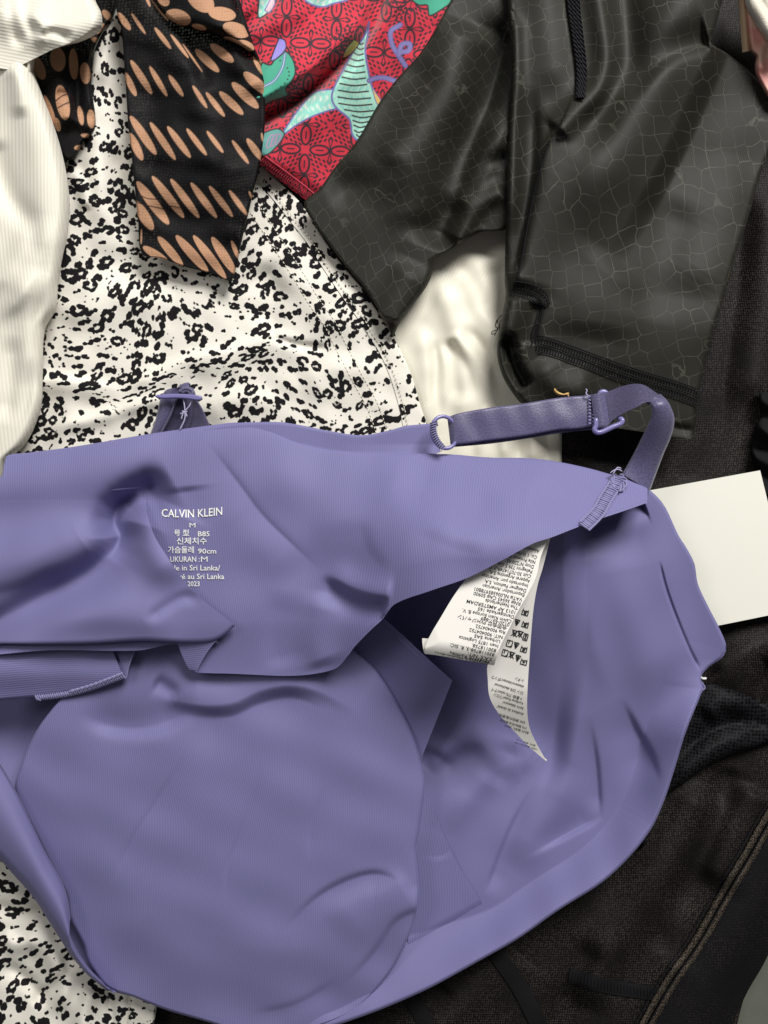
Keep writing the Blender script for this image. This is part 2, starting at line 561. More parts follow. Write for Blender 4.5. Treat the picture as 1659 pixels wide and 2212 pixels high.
# ------------------------------------------------------------------ the table
v = W([-700, 2400, 2400, -700], [-700, -700, 2900, 2900], -2.0)
vb = v.copy(); vb[:, 2] -= 0.02
tb = mesh_obj('table_top', np.vstack([v, vb]), [(3, 2, 1, 0), (4, 5, 6, 7), (0, 1, 5, 4), (1, 2, 6, 5), (2, 3, 7, 6), (3, 0, 4, 7)], M_table, smooth=False)
tb['kind'] = 'structure'
tb['label'] = 'grey green table surface under the pile of clothes'

# ------------------------------------------------------------------ sheer black garment (lowest, right and bottom)
blk = empty('sheer_black_top', 'sheer black mesh top with double seam, spread under the violet bralette at the right', 'top', W(1450, 1900, 1))
SH = [
    ([(1530, 1690), (1470, 1820), (1380, 1970), (1290, 2090), (1250, 2180)], 9, 50, 60, 0.1, 0.1, 'f'),
    ([(1640, 1700), (1590, 1800), (1530, 1920)], 6, 50, 40, 0.1, 0.2, 'f'),
    ([(1575, 1650), (1545, 1750), (1500, 1870), (1430, 1990)], -5, 34, 26, 0.1, 0.2, 'f'),
    ([(1570, 1440), (1640, 1400), (1720, 1380)], 7, 36, 60, 0, 0, 'f'),
    ([(1668, 1420), (1642, 1490), (1620, 1570)], -5, 18, 18, 0.1, 0.1, 'f'),
    ([(1600, 480), (1570, 700), (1530, 900), (1480, 1000)], -6, 55, 50, 0, 0, 'f'),
    ([(1640, 940), (1700, 900)], 4, 30, 30),
    ([(1660, 480), (1640, 700), (1620, 900)], 5, 50, 60, 0, 0.2, 'f'),
    ([(1250, 960), (1330, 950), (1420, 990)], -3, 30, 40),
    ([(1190, 2240), (1240, 2120), (1290, 2030)], -5, 34, 30, 0, 0.2, 'f'),
    ([(960, 2220), (1050, 2130), (1110, 2050)], 5, 40, 50, 0, 0.1, 'f'),
    ([(830, 2240), (900, 2180), (960, 2120)], -3, 40, 40, 0, 0.1),
    ([(1320, 2230), (1380, 2150), (1460, 2040)], 4, 50, 50, 0, 0.2),
]
def z_sheer(X, Y, U=None, V=None):
    return np.maximum(4.0 + strokes(X, Y, SH) + 0.5 * wob(X, Y, 160, 3), 0.3)
T_ = [(260, 2100), (700, 2040), (1000, 1880), (1150, 1500), (1180, 1000), (1190, 500), (1200, -60)]
B_ = [(260, 2290), (700, 2290), (1100, 2290), (1560, 2260), (1612, 2145), (1652, 2075), (1705, 1950), (1730, 1500), (1730, 900), (1730, 400), (1730, -60)]
sheet('body_panel', blk, M_sheer, T_, B_, z_sheer, 8, 0.8,
      uvf=lambda X, Y, U, V: (X / 100 + 0.3 * np.sin(Y / 170), -Y / 100))
# dense side panel to the right of the double seam
seam1 = [(1720, 1680), (1651, 1793), (1620, 1849), (1572, 1928), (1509, 2039), (1449, 2126), (1390, 2230)]
seamR = [(1735, 1850), (1707, 1948), (1654, 2074), (1614, 2144), (1562, 2258)]
sheet('side_panel', blk, M_sheer_d, [(x + 8, y + 4) for x, y in seam1], seamR,
      lambda X, Y, U, V: z_sheer(X, Y) + 0.9 + 4 * np.sin(np.pi * U) ** 1.0, 8, 0.8)
for off in (-9, 6):
    c = spline(seam1, 90)
    L = [(x + off - 6, y + off * .6 - 3) for x, y in c]; R = [(x + off + 6, y + off * .6 + 3) for x, y in c]
    sheet('seam', blk, M_seam, L, R, lambda X, Y, U, V: z_sheer(X, Y) + 1.5 + 1.4 * np.sin(np.pi * U), 3.0, 0.6,
          uvf=lambda X, Y, U, V: (X / 70, -Y / 70))
tubes('seam_stitching', [line_on(seam1, lambda x, y: z_sheer(x, y) + 1.6, 0.4, 160, o) for o in (-16, -1, 14, 24)], 0.28, M_thread_k, blk, kind='stuff')
# hem band and elastic straps at the bottom
band = [(1230, 2106), (1300, 2128), (1370, 2140), (1442, 2150)]
sheet('hem_band', blk, M_elast, [(x + 3, y - 15) for x, y in band], [(x - 3, y + 15) for x, y in band],
      lambda X, Y, U, V: z_sheer(X, Y) + 0.9 + 0.3 * np.sin(np.pi * U), 3, 0.6)
tubes('hem_stitching', bars_along(band, lambda x, y: z_sheer(x, y) + 1.2, 10, 7, 2.0), 0.18, M_thread_k, blk, sides=5, kind='stuff')
for st, w_ in (([(1050, 2030), (1090, 2085), (1124, 2135), (1172, 2230)], 17), ([(860, 2130), (900, 2175), (935, 2240)], 16), ([(700, 2170), (760, 2200), (780, 2240)], 16)):
    sheet('elastic_strap', blk, M_elast, [(x - w_, y + 6) for x, y in st], [(x + w_, y - 6) for x, y in st],
          lambda X, Y, U, V: z_sheer(X, Y) + 0.8 + 0.3 * np.sin(np.pi * U), 3, 0.6)
# power-net inset, folded over itself
sheet('net_panel', blk, M_net, [(1390, 1830), (1437, 1722), (1480, 1690), (1530, 1655), (1588, 1628), (1640, 1612), (1730, 1580)],
      [(1385, 1760), (1425, 1660), (1470, 1590), (1518, 1478), (1560, 1484), (1606, 1500), (1730, 1550)],
      lambda X, Y, U, V: 9 + strokes(X, Y, [
          ([(1460, 1640), (1510, 1595), (1560, 1566), (1612, 1560), (1680, 1570)], -9, 22, 11),
          ([(1440, 1700), (1500, 1650), (1560, 1610), (1640, 1585)], 5, 22, 22),
          ([(1520, 1560), (1560, 1520), (1640, 1530)], 5, 30, 25)]) + z_sheer(X, Y) * 0.4, 4, 0.8,
      roll={'l': (14, 4), 'r': (14, 3)})
# gathered frill at the right edge
sheet('frill', blk, M_elast, [(1620, 1060), (1628, 1000), (1622, 960), (1640, 900), (1640, 850)], [(1730, 1080), (1730, 1010), (1730, 960), (1730, 900), (1730, 840)],
      lambda X, Y, U, V: z_sheer(X, Y) + 5 + 2.5 * np.sin(V * 22 + U * 4), 4, 1.0, roll={'l': (12, 4)})

# ------------------------------------------------------------------ white satin garment
SATS = [
    ([(935, 560), (965, 650), (990, 740), (1000, 830), (1010, 960)], 7, 40, 26),
    ([(1000, 520), (1040, 640), (1075, 760), (1110, 830)], 6, 45, 30),
    ([(962, 725), (985, 790), (990, 880)], -4, 16, 16),
    ([(950, 735), (962, 800), (958, 900)], 2.4, 9, 11, 0.2, 0.3),
    ([(940, 730), (942, 800), (934, 880)], -2, 9, 9, 0.2, 0.3),
    ([(905, 690), (918, 770), (925, 860), (925, 940)], 4, 16, 20),
    ([(968, 730), (1010, 800), (1030, 880)], -2.2, 10, 14, 0.1, 0.4),
    ([(975, 715), (1030, 780), (1070, 870)], 2.2, 12, 16, 0.1, 0.4),
    ([(1000, 700), (1050, 760), (1090, 860)], -2, 12, 12, 0.2, 0.4),
    ([(1075, 560), (1080, 640), (1085, 700)], -4, 30, 30),
    ([(1030, 990), (1040, 930), (1055, 870)], 2, 10, 10),
    ([(1090, 1000), (1085, 940), (1070, 880)], 2.5, 12, 12),
    ([(1120, 1000), (1120, 940), (1110, 880)], -2, 10, 10),
    ([(1150, 1010), (1150, 950), (1135, 890)], 2.5, 12, 12),
    ([(1185, 1000), (1182, 960), (1176, 900)], -2, 10, 10),
    ([(980, 560), (1020, 600), (1060, 690)], -2.4, 18, 18),
]
z_sat = lambda X, Y, U=None, V=None: 7 + 0.62 * strokes(X, Y, SATS) + 0.12 * wob(X, Y, 70, 5)
wsat = empty('white_satin_garment', 'white satin garment showing between the leopard print cotton and black leggings', 'garment', W(1040, 760, 5))
sheet('cloth', wsat, M_sat, [(820, 460), (820, 720), (860, 900), (880, 1060)], [(1180, 450), (1200, 700), (1213, 900), (1213, 1060)], z_sat, 4, 0.7,
      roll={'r': (10, 3)})

# ------------------------------------------------------------------ leopard print
CW, CH, OX, OY = 1440, 3060, 150, 130
def blob_field():
    F = np.full((CH, CW), 30.0, np.float32)
    r = np.random.default_rng(11)
    cells = []
    gy = -60
    row = 0
    while gy < CH - 120:
        gx = -90 + (row % 2) * 22
        while gx < CW - 110:
            cells.append((gx + r.uniform(-9, 9), gy + r.uniform(-8, 8)))
            gx += 34.5
        gy += 27; row += 1
    def put(cx, cy, pts):
        """pts: list of (dx, dy, radius) in cell axes"""
        nonlocal F
        for dx, dy, rad in pts:
            x, y = cx + dx, cy + dy
            R = int(rad + 16)
            x0, x1 = max(0, int(x + OX - R)), min(CW, int(x + OX + R))
            y0, y1 = max(0, int(y + OY - R)), min(CH, int(y + OY + R))
            if x1 <= x0 or y1 <= y0: continue
            yy, xx = np.mgrid[y0:y1, x0:x1]
            d = np.hypot(xx - OX - x, yy - OY - y) - rad
            F[y0:y1, x0:x1] = np.minimum(F[y0:y1, x0:x1], d)
    for cx, cy in cells:
        th = r.normal(-0.25, 0.5)
        if cx < 330 and cy < 330: th += 0.9
        ct, st_ = math.cos(th), math.sin(th)
        typ = r.random()
        P = []
        sc = r.uniform(0.75, 1.2)
        if typ < 0.22:      # rosette with a gap
            a0, gap = r.uniform(0, 6.28), r.uniform(0.3, 1.9)
            rx, ry = 13.5 * sc, 8.5 * sc
            for a in np.linspace(a0, a0 + 6.28 - gap, 17):
                P.append((rx * math.cos(a) + r.normal(0, 1.4), ry * math.sin(a) + r.normal(0, 1.0), r.uniform(3.6, 6.8) * sc))
        elif typ < 0.66:    # solid, lumpy
            n = r.integers(2, 5)
            for k in range(n):
                P.append(((k - (n - 1) / 2) * 7.5 * sc + r.normal(0, 2), r.normal(0, 3.6), r.uniform(4.6, 9.0) * sc))
        elif typ < 0.86:    # short bar
            n = r.integers(2, 4)
            for k in range(n):
                P.append(((k - (n - 1) / 2) * 6 + r.normal(0, 1), r.normal(0, 1.5), r.uniform(2.8, 4.6)))
        else:               # specks
            for k in range(r.integers(1, 3)):
                P.append((r.normal(0, 9), r.normal(0, 6), r.uniform(1.8, 3.6)))
        if r.random() < 0.45:
            P.append((r.uniform(-21, 21), r.uniform(-15, 15), r.uniform(1.8, 3.4)))
        put(cx, cy, [(ct * a - st_ * b, st_ * a + ct * b, c) for a, b, c in P])
    yy, xx = np.mgrid[0:CH, 0:CW]
    F += 1.3 * np.sin(xx / 2.6 + 2 * np.sin(yy / 4.1)) * np.sin(yy / 2.9 + 1.7 * np.sin(xx / 5.3))
    return F
BLOB = blob_field()
def sample_blob(u, v):
    x = np.clip(u + OX, 0, CW - 2.01); y = np.clip(v + OY, 0, CH - 2.01)
    i, j = x.astype(int), y.astype(int)
    fx, fy = x - i, y - j
    return (BLOB[j, i] * (1 - fx) * (1 - fy) + BLOB[j, i + 1] * fx * (1 - fy) + BLOB[j + 1, i] * (1 - fx) * fy + BLOB[j + 1, i + 1] * fx * fy)

leo = empty('leopard_print_garment', 'white cotton garment with black leopard print and stitched edge, under the violet bralette', 'garment', W(500, 900, 8))
LEO = [
    ([(60, 820), (140, 825), (230, 838), (270, 852)], 6, 14, 34, 0, 0.4),
    ([(262, 852), (330, 815), (420, 775), (500, 762), (570, 735), (610, 730), (680, 745)], 8, 14, 40, 0.15, 0.3),
    ([(570, 720), (640, 745), (720, 755)], -3, 10, 10),
    ([(90, 930), (200, 905), (300, 875), (400, 850)], 3.5, 14, 20),
    ([(180, 140), (205, 260), (215, 420), (230, 560)], 6, 26, 30, 0, 0.4),
    ([(245, 300), (262, 420), (280, 540)], -4, 18, 18),
    ([(150, 360), (175, 400), (190, 460)], 4, 14, 18),
    ([(255, 30), (225, 110), (210, 200)], 7, 22, 30, 0, 0.3),
    ([(530, 520), (600, 560), (680, 640), (760, 760)], 3, 60, 50),
    ([(560, 560), (590, 640), (560, 720)], -3, 30, 40),
    ([(180, 600), (330, 560), (450, 610)], -3, 40, 50),
    ([(100, 690), (240, 650), (380, 670)], 2.5, 50, 40),
    ([(640, 830), (740, 800), (830, 810)], 2.5, 30, 50),
    ([(420, 900), (520, 860), (620, 880)], 2.0, 25, 35),
]
LEO2 = [
    ([(0, 1960), (60, 1972), (130, 1950), (170, 1920)], -5, 14, 18, 0, 0.2),
    ([(60, 1990), (100, 2050), (135, 2110), (140, 2200)], 5, 20, 24),
    ([(0, 2080), (50, 2110), (110, 2180)], -3.5, 16, 16),
    ([(150, 2010), (150, 2080), (130, 2120), (60, 2170)], -4, 14, 14),
    ([(200, 2130), (180, 2190), (180, 2240)], 4, 20, 20),
    ([(235, 2120), (240, 2180), (250, 2240)], -3, 10, 10),
    ([(285, 2130), (278, 2170), (270, 2240)], -1.6, 6, 6, 0, 0),
    ([(0, 2010), (30, 2040), (90, 2030)], 3.5, 18, 22),
]
def z_leo(X, Y, U=None, V=None):
    Z = 11 + strokes(X, Y, LEO) + strokes(X, Y, LEO2) + 0.18 * wob(X, Y, 55, 9) + 0.5 * wob(X, Y, 200, 10)
    return Z
def leo_uv(X, Y):
    f1, _ = poly_dist(X, Y, LEO[1][0], 40)
    sq = 34 * sstep(-4, 46, f1) * sstep(40, 200, X) * sstep(760, 560, X)
    f2, _ = poly_dist(X, Y, LEO[0][0], 20)
    sq = sq + 26 * sstep(-4, 36, f2) * sstep(290, 190, X)
    return (X + 10 * wob(X, Y, 260, 21)) * 1.22, (Y + sq + 10 * wob(X, Y, 240, 22)) * 1.18
def leo_attr(X, Y, U, V):
    u, v = leo_uv(X, Y)
    return {'blob': sample_blob(u, v)}
edge = [(566, 360), (616, 405), (653, 443), (700, 518), (745, 580), (781, 622), (803, 655), (840, 712), (865, 756), (890, 814), (912, 887), (930, 935), (950, 1010)]
inner = [(548, 372), (598, 432), (634, 478), (668, 522), (705, 580), (745, 640), (781, 690), (803, 725), (825, 760), (848, 812), (868, 880), (880, 940), (895, 1010)]
tip = [(252, 26), (222, 70), (205, 110), (190, 200), (150, 330), (60, 500), (-40, 700), (-60, 1040)]
sheet('body_panel', leo, M_leo, tip, [(258, 26), (300, 60), (420, 200), (500, 330)] + inner[1:],
      z_leo, 2.3, 0.6, roll={'l': (10, 3)}, attrf=leo_attr)
sheet('stitched_facing', leo, M_leo, [(x - 5, y + 2) for x, y in inner], edge, lambda X, Y, U, V: z_leo(X, Y) + 0.45 + 0.2 * np.sin(np.pi * U), 2.3, 0.4,
      roll={'r': (5, 0.8)},
      attrf=lambda X, Y, U, V: {'blob': sample_blob(X * 1.2 + 80, Y * 1.15 + 330)})
# rows of cream stitches beside the facing
def dashes(pts, zf, on, pitch, lift, off=0.0):
    n = int(plen(pts) / pitch)
    c = spline(pts, n * 4)
    tg = np.gradient(c, axis=0); tg /= np.linalg.norm(tg, axis=1)[:, None] + 1e-9
    c = c + np.stack([-tg[:, 1], tg[:, 0]], -1) * off
    out = []
    for i in range(n):
        p = c[i * 4:i * 4 + 4]
        t = np.linspace(0, on * (len(p) - 1), 3)
        q = np.stack([np.interp(t, np.arange(len(p)), p[:, k]) for k in (0, 1)], -1)
        out.append(W(q[:, 0], q[:, 1], zf(q[:, 0], q[:, 1]) + lift))
    return out
st1 = [(558, 442), (610, 520), (662, 600), (690, 647), (723, 694), (752, 752), (785, 815), (815, 870), (838, 935)]
st2 = [(x - 22, y + 10) for x, y in st1]
tubes('stitching', dashes(st1, z_leo, 0.75, 9, 0.15) + dashes(st2, z_leo, 0.75, 9, 0.15) + dashes(inner, lambda x, y: z_leo(x, y) + 1.2, 0.75, 9, 0.15, -5), 0.26, M_thread_c, leo, sides=5, kind='stuff')
sheet('lower_panel', leo, M_leo, [(-60, 1700), (-60, 2000), (-60, 2290)], [(230, 1760), (345, 2130), (338, 2180), (318, 2290)], z_leo, 2.3, 0.6,
      roll={'r': (8, 2)}, attrf=leo_attr)
ls = [(290, 2120), (280, 2170), (272, 2250)]
tubes('stitching', dashes(ls, z_leo, 0.7, 9, 0.3) + dashes([(150, 2060), (196, 2110), (250, 2150)], z_leo, 0.7, 9, 0.3), 0.26, M_thread_c, leo, sides=5, kind='stuff')

# ------------------------------------------------------------------ colour rasters for printed cloth
class Raster:
    def __init__(s, x0, y0, x1, y1, k, base):
        s.x0, s.y0, s.k = x0, y0, k
        s.w, s.h = int((x1 - x0) * k), int((y1 - y0) * k)
        s.A = np.zeros((s.h, s.w, 3), np.float32) + np.array(base, np.float32)
    def _win(s, xa, ya, xb, yb):
        i0, i1 = max(0, int((xa - s.x0) * s.k) - 2), min(s.w, int((xb - s.x0) * s.k) + 3)
        j0, j1 = max(0, int((ya - s.y0) * s.k) - 2), min(s.h, int((yb - s.y0) * s.k) + 3)
        if i1 <= i0 or j1 <= j0: return None
        yy, xx = np.mgrid[j0:j1, i0:i1]
        return (slice(j0, j1), slice(i0, i1)), xx / s.k + s.x0, yy / s.k + s.y0
    def _put(s, sl, d, col, soft):
        a = np.clip(0.5 - d / soft, 0, 1)[..., None]
        s.A[sl] = s.A[sl] * (1 - a) + np.array(col, np.float32) * a
    def ell(s, x1, y1, x2, y2, w, col, ring=None, soft=1.2):
        cx, cy, a = (x1 + x2) / 2, (y1 + y2) / 2, math.hypot(x2 - x1, y2 - y1) / 2 + 1e-6
        b = w / 2
        R = max(a, b) + 3
        q = s._win(cx - R, cy - R, cx + R, cy + R)
        if q is None: return
        sl, X, Y = q
        ux, uy = (x2 - x1) / 2 / a, (y2 - y1) / 2 / a
        p, r_ = (X - cx) * ux + (Y - cy) * uy, -(X - cx) * uy + (Y - cy) * ux
        f = np.sqrt((p / a) ** 2 + (r_ / b) ** 2) + 1e-6
        g = np.sqrt((p / a ** 2) ** 2 + (r_ / b ** 2) ** 2) + 1e-6
        d = (f - 1) * f / g
        if ring: d = np.abs(d) - ring / 2
        s._put(sl, d, col, soft)
    def line(s, pts, w, col, n=24, soft=1.2):
        c = spline(pts, n) if len(pts) > 2 else np.asarray(pts, float)
        q = s._win(c[:, 0].min() - w, c[:, 1].min() - w, c[:, 0].max() + w, c[:, 1].max() + w)
        if q is None: return
        sl, X, Y = q
        best = np.full(X.shape, 1e9)
        for i in range(len(c) - 1):
            a, d = c[i], c[i + 1] - c[i]
            L2 = d @ d + 1e-9
            t = np.clip(((X - a[0]) * d[0] + (Y - a[1]) * d[1]) / L2, 0, 1)
            best = np.minimum(best, (X - a[0] - t * d[0]) ** 2 + (Y - a[1] - t * d[1]) ** 2)
        s._put(sl, np.sqrt(best) - w / 2, col, soft)
    def poly(s, pts, col, line=None, lw=3, n=70, tex=None):
        p = list(pts) + [pts[0]]
        c = spline(p, n)
        q = s._win(c[:, 0].min(), c[:, 1].min(), c[:, 0].max(), c[:, 1].max())
        if q is None: return
        sl, X, Y = q
        ins = np.zeros(X.shape, bool)
        best = np.full(X.shape, 1e9)
        for i in range(len(c) - 1):
            (xa, ya), (xb, yb) = c[i], c[i + 1]
            cr = (ya > Y) != (yb > Y)
            ins ^= cr & (X < (xb - xa) * (Y - ya) / (yb - ya + 1e-12) + xa)
            dx, dy = xb - xa, yb - ya
            t = np.clip(((X - xa) * dx + (Y - ya) * dy) / (dx * dx + dy * dy + 1e-9), 0, 1)
            best = np.minimum(best, (X - xa - t * dx) ** 2 + (Y - ya - t * dy) ** 2)
        d = np.sqrt(best) * np.where(ins, -1, 1)
        if tex is not None:
            t = (0.5 + 0.5 * np.sin(X / 2.1 + 2 * np.sin(Y / 5))) * (0.5 + 0.5 * np.sin(Y / 3.3 + np.sin(X / 4)))
            colr = np.array(col, np.float32) * (1 - t[..., None]) + np.array(tex, np.float32) * t[..., None]
            a = np.clip(0.5 - d / 1.2, 0, 1)[..., None]
            s.A[sl] = s.A[sl] * (1 - a) + colr * a
        else:
            s._put(sl, d, col, 1.2)
        if line is not None:
            s._put(sl, np.abs(d) - lw / 2, line, 1.2)
    def sample(s, X, Y):
        x = np.clip((X - s.x0) * s.k, 0, s.w - 1.01); y = np.clip((Y - s.y0) * s.k, 0, s.h - 1.01)
        i, j = x.astype(int), y.astype(int)
        fx, fy = (x - i)[..., None], (y - j)[..., None]
        i2, j2 = np.minimum(i + 1, s.w - 1), np.minimum(j + 1, s.h - 1)
        A = s.A
        return A[j, i] * (1 - fx) * (1 - fy) + A[j, i2] * fx * (1 - fy) + A[j2, i] * (1 - fx) * fy + A[j2, i2] * fx * fy

# ------------------------------------------------------------------ red batik jersey
RED, INK = (0.57, 0.016, 0.042), (0.024, 0.007, 0.016)
TURQ, PALE, GREEN, LILA, YEL = (0.22, 0.56, 0.47), (0.58, 0.66, 0.58), (0.045, 0.33, 0.22), (0.13, 0.115, 0.32), (0.66, 0.43, 0.13)
KX = 1100 / 1659 * 0.5486
q2 = lambda x, y: (493.7 + x * KX, y * KX)
ras = Raster(470, -60, 1010, 470, 2.0, RED)
def petal(cx, cy, dx, dy, a=56, b=58):
    L = math.hypot(dx, dy); dx, dy = dx / L, dy / L
    x1, y1 = q2(cx - dx * a, cy - dy * a); x2, y2 = q2(cx + dx * a, cy + dy * a)
    ras.ell(x1, y1, x2, y2, b * KX, INK, ring=4.6)
    x1, y1 = q2(cx - dx * 20, cy - dy * 20); x2, y2 = q2(cx + dx * 20, cy + dy * 20)
    ras.line([(x1, y1), (x2, y2)], 3.0, INK)
def flower(cx, cy, ang):
    for k in range(4):
        a = ang + k * math.pi / 2
        petal(cx + 86 * math.cos(a), cy + 86 * math.sin(a), math.cos(a), math.sin(a))
    for k in range(4):      # crosses and dashes between the petals
        a = ang + math.pi / 4 + k * math.pi / 2
        for r_, s_ in ((44, 0), (70, -12), (70, 12), (98, -24), (98, 0), (98, 24), (126, -38), (126, -12), (126, 12), (126, 38), (154, -50), (154, -24), (154, 24), (154, 50), (180, -14), (180, 14)):
            x = cx + r_ * math.cos(a) - s_ * math.sin(a); y = cy + r_ * math.sin(a) + s_ * math.cos(a)
            x1, y1 = q2(x - 6 * math.cos(a), y - 6 * math.sin(a)); x2, y2 = q2(x + 6 * math.cos(a), y + 6 * math.sin(a))
            ras.line([(x1, y1), (x2, y2)], 4.2, INK)
    for k in range(4):
        a = ang + k * math.pi / 2
        x1, y1 = q2(cx + 150 * math.cos(a), cy + 150 * math.sin(a))
        b = a + math.pi / 2
        for s_ in (-1, 1):
            x2, y2 = q2(cx + 150 * math.cos(a) + s_ * 62 * math.cos(b + s_ * .2), cy + 150 * math.sin(a) + s_ * 62 * math.sin(b + s_ * .2))
            ras.line([(x1, y1), (x2, y2)], 2.2, INK)
            ras.ell(x2 - 2.2, y2, x2 + 2.2, y2, 4.6, INK)
for ax, ay, side in ((635, 265, -1), (455, 888, 1)):
    for i in range(-4, 5):
        for j in range(-4, 5):
            fx, fy = ax + i * 296 + j * 12, ay + i * 16 - j * 300
            low = (fx - 200) * 0.66 + (fy - 760) * 0.75 > 0
            if -200 < fx < 1500 and -200 < fy < 1400 and low == (side > 0):
                flower(fx, fy, 0.06)
P2 = lambda l: [q2(x, y) for x, y in l]
ras.poly(P2([(200, 370), (250, 385), (285, 330), (330, 300), (380, 350), (397, 430), (370, 490), (340, 530), (355, 565), (260, 600), (190, 630), (150, 500)]), GREEN, INK, 3.5)
for t in np.linspace(0, 1, 10):
    x, y = q2(250 + 110 * math.sin(t * 2.6), 560 - 200 * t); ras.ell(x - 1.8, y, x + 1.8, y, 3.6, INK)
ras.line(P2([(195, 520), (270, 480), (320, 400), (335, 320)]), 6, LILA)
ras.line(P2([(195, 520), (270, 480), (320, 400), (335, 320)]), 2.2, (0.30, 0.50, 0.52))
ras.poly(P2([(300, 225), (335, 240), (340, 290), (290, 345), (252, 362), (270, 300)]), (0.26, 0.22, 0.62), INK, 3)
ras.poly(P2([(640, 530), (560, 535), (500, 555), (440, 620), (380, 700), (320, 800), (400, 745), (500, 690), (600, 655), (640, 640)]), TURQ, LILA, 3.5, tex=PALE)
ras.poly(P2([(835, 130), (800, 225), (750, 290), (690, 400), (640, 490), (612, 580), (640, 640), (700, 690), (722, 720), (735, 800), (770, 832), (830, 760), (880, 680), (893, 620), (870, 560), (850, 510), (830, 420), (812, 300), (828, 200)]), (0.34, 0.63, 0.50), LILA, 4.2, n=110, tex=(0.20, 0.52, 0.45))
for k, (xa, xb, y) in enumerate([(772, 800, 255), (762, 800, 285), (745, 800, 318), (725, 800, 352), (705, 805, 388), (690, 810, 425), (675, 812, 462), (662, 820, 500), (652, 830, 540), (650, 842, 580), (655, 850, 618), (690, 860, 655), (735, 845, 690), (740, 830, 720), (745, 815, 748), (748, 795, 778), (760, 790, 803)]):
    ras.line(P2([(xa, y - 4), ((xa + xb) / 2, y + 9), (xb, y + 2)]), 3.4, INK, 8)
ras.poly(P2([(745, 235), (775, 255), (725, 320), (678, 345), (700, 290)]), YEL, INK, 2.0)
ras.poly(P2([(848, 505), (870, 545), (905, 600), (885, 620), (862, 560)]), YEL, LILA, 2.0)
for l in ([(1020, 148), (965, 185), (970, 260), (1010, 330), (1050, 390)], [(1010, 330), (1030, 265), (1075, 260), (1070, 300), (1020, 310)], [(835, 480), (870, 465), (925, 462), (1000, 485)]):
    ras.line(P2(l), 11, LILA, 30); ras.line(P2(l), 6.5, (0.19, 0.17, 0.40), 30)
ras.poly(P2([(430, -20), (490, 25), (560, 42), (620, 22), (720, -10), (700, -60), (450, -60)]), TURQ, LILA, 4, tex=PALE)
ras.poly(P2([(1075, -10), (1130, 30), (1180, 32), (1192, 92), (1260, 60), (1340, -10), (1200, -60)]), GREEN, INK, 3.5)
ras.poly(P2([(185, -40), (178, 105), (240, 70), (280, 10), (290, -50)]), TURQ, INK, 3.5, tex=PALE)
ras.poly(P2([(215, 60), (240, 75), (275, 20), (262, -20)]), (0.66, 0.44, 0.50), LILA, 2.5)
ras.poly(P2([(180, 800), (290, 765), (332, 800), (250, 905), (180, 925)]), (0.10, 0.30, 0.27), INK, 3)
for k in range(3):
    x1, y1 = q2(230 + 25 * k, 880 - 12 * k); x2, y2 = q2(262 + 22 * k, 800 - 2 * k); ras.ell(x1, y1, x2, y2, 9, (0.35, 0.2, 0.35), ring=2.5)
REDS = [
    ([(560, 210), (680, 140), (790, 50), (840, -30)], 9, 60, 26, 0, 0, 'f'),
    ([(560, 262), (650, 215), (740, 135), (800, 62), (836, -30)], -9, 24, 14, 0, 0, 'f'),
    ([(560, 60), (640, 20), (700, -40)], 4, 40, 30, 0, 0),
    ([(565, 310), (640, 258), (725, 182), (830, 60), (900, -40)], 7, 24, 80, 0, 0, 'f'),
    ([(500, 70), (560, 36), (610, -30)], -5, 20, 16, 0, 0, 'f'),
]
def z_red(X, Y, U=None, V=None):
    return 16 + strokes(X, Y, REDS) - 7 * sstep(820, 960, X + Y * 0.55) * 0.6 + 0.35 * wob(X, Y, 80, 31)
red = empty('red_printed_garment', 'red jersey garment with turquoise batik print tucked between mesh scarf and croc leggings', 'garment', W(720, 180, 12))
sheet('cloth', red, M_red, [(470, -50), (500, 60), (540, 200), (552, 340), (562, 356)], [(1010, -50), (930, 110), (850, 250), (740, 400), (672, 442)],
      lambda X, Y, U, V: z_red(X, Y) - 3.0 * sstep(0.9, 1.0, V), 1.35, 0.9, colf=lambda X, Y, U, V: {'print': ras.sample(X, Y)})
hem = [(562, 350), (600, 378), (640, 408), (672, 434)]
zz = []
c = spline(hem, 52)
for off in ((-4, 9),):
    p = c.copy()
    tg = np.gradient(c, axis=0); tg /= np.linalg.norm(tg, axis=1)[:, None]
    nr = np.stack([tg[:, 1], -tg[:, 0]], -1)
    p = c + nr * np.where(np.arange(len(c)) % 2, 15, 1)[:, None]
    zz.append(W(p[:, 0], p[:, 1], z_red(p[:, 0], p[:, 1]) - 1.2 + 0.5))
zz.append(line_on(hem, lambda x, y: z_red(x, y) - 2.4, 0.3, 40)); zz.append(line_on(hem, lambda x, y: z_red(x, y) - 0.6, 0.3, 40, -16))
tubes('overlock_stitching', zz, 0.36, M_thread_r, red, sides=5, kind='stuff')

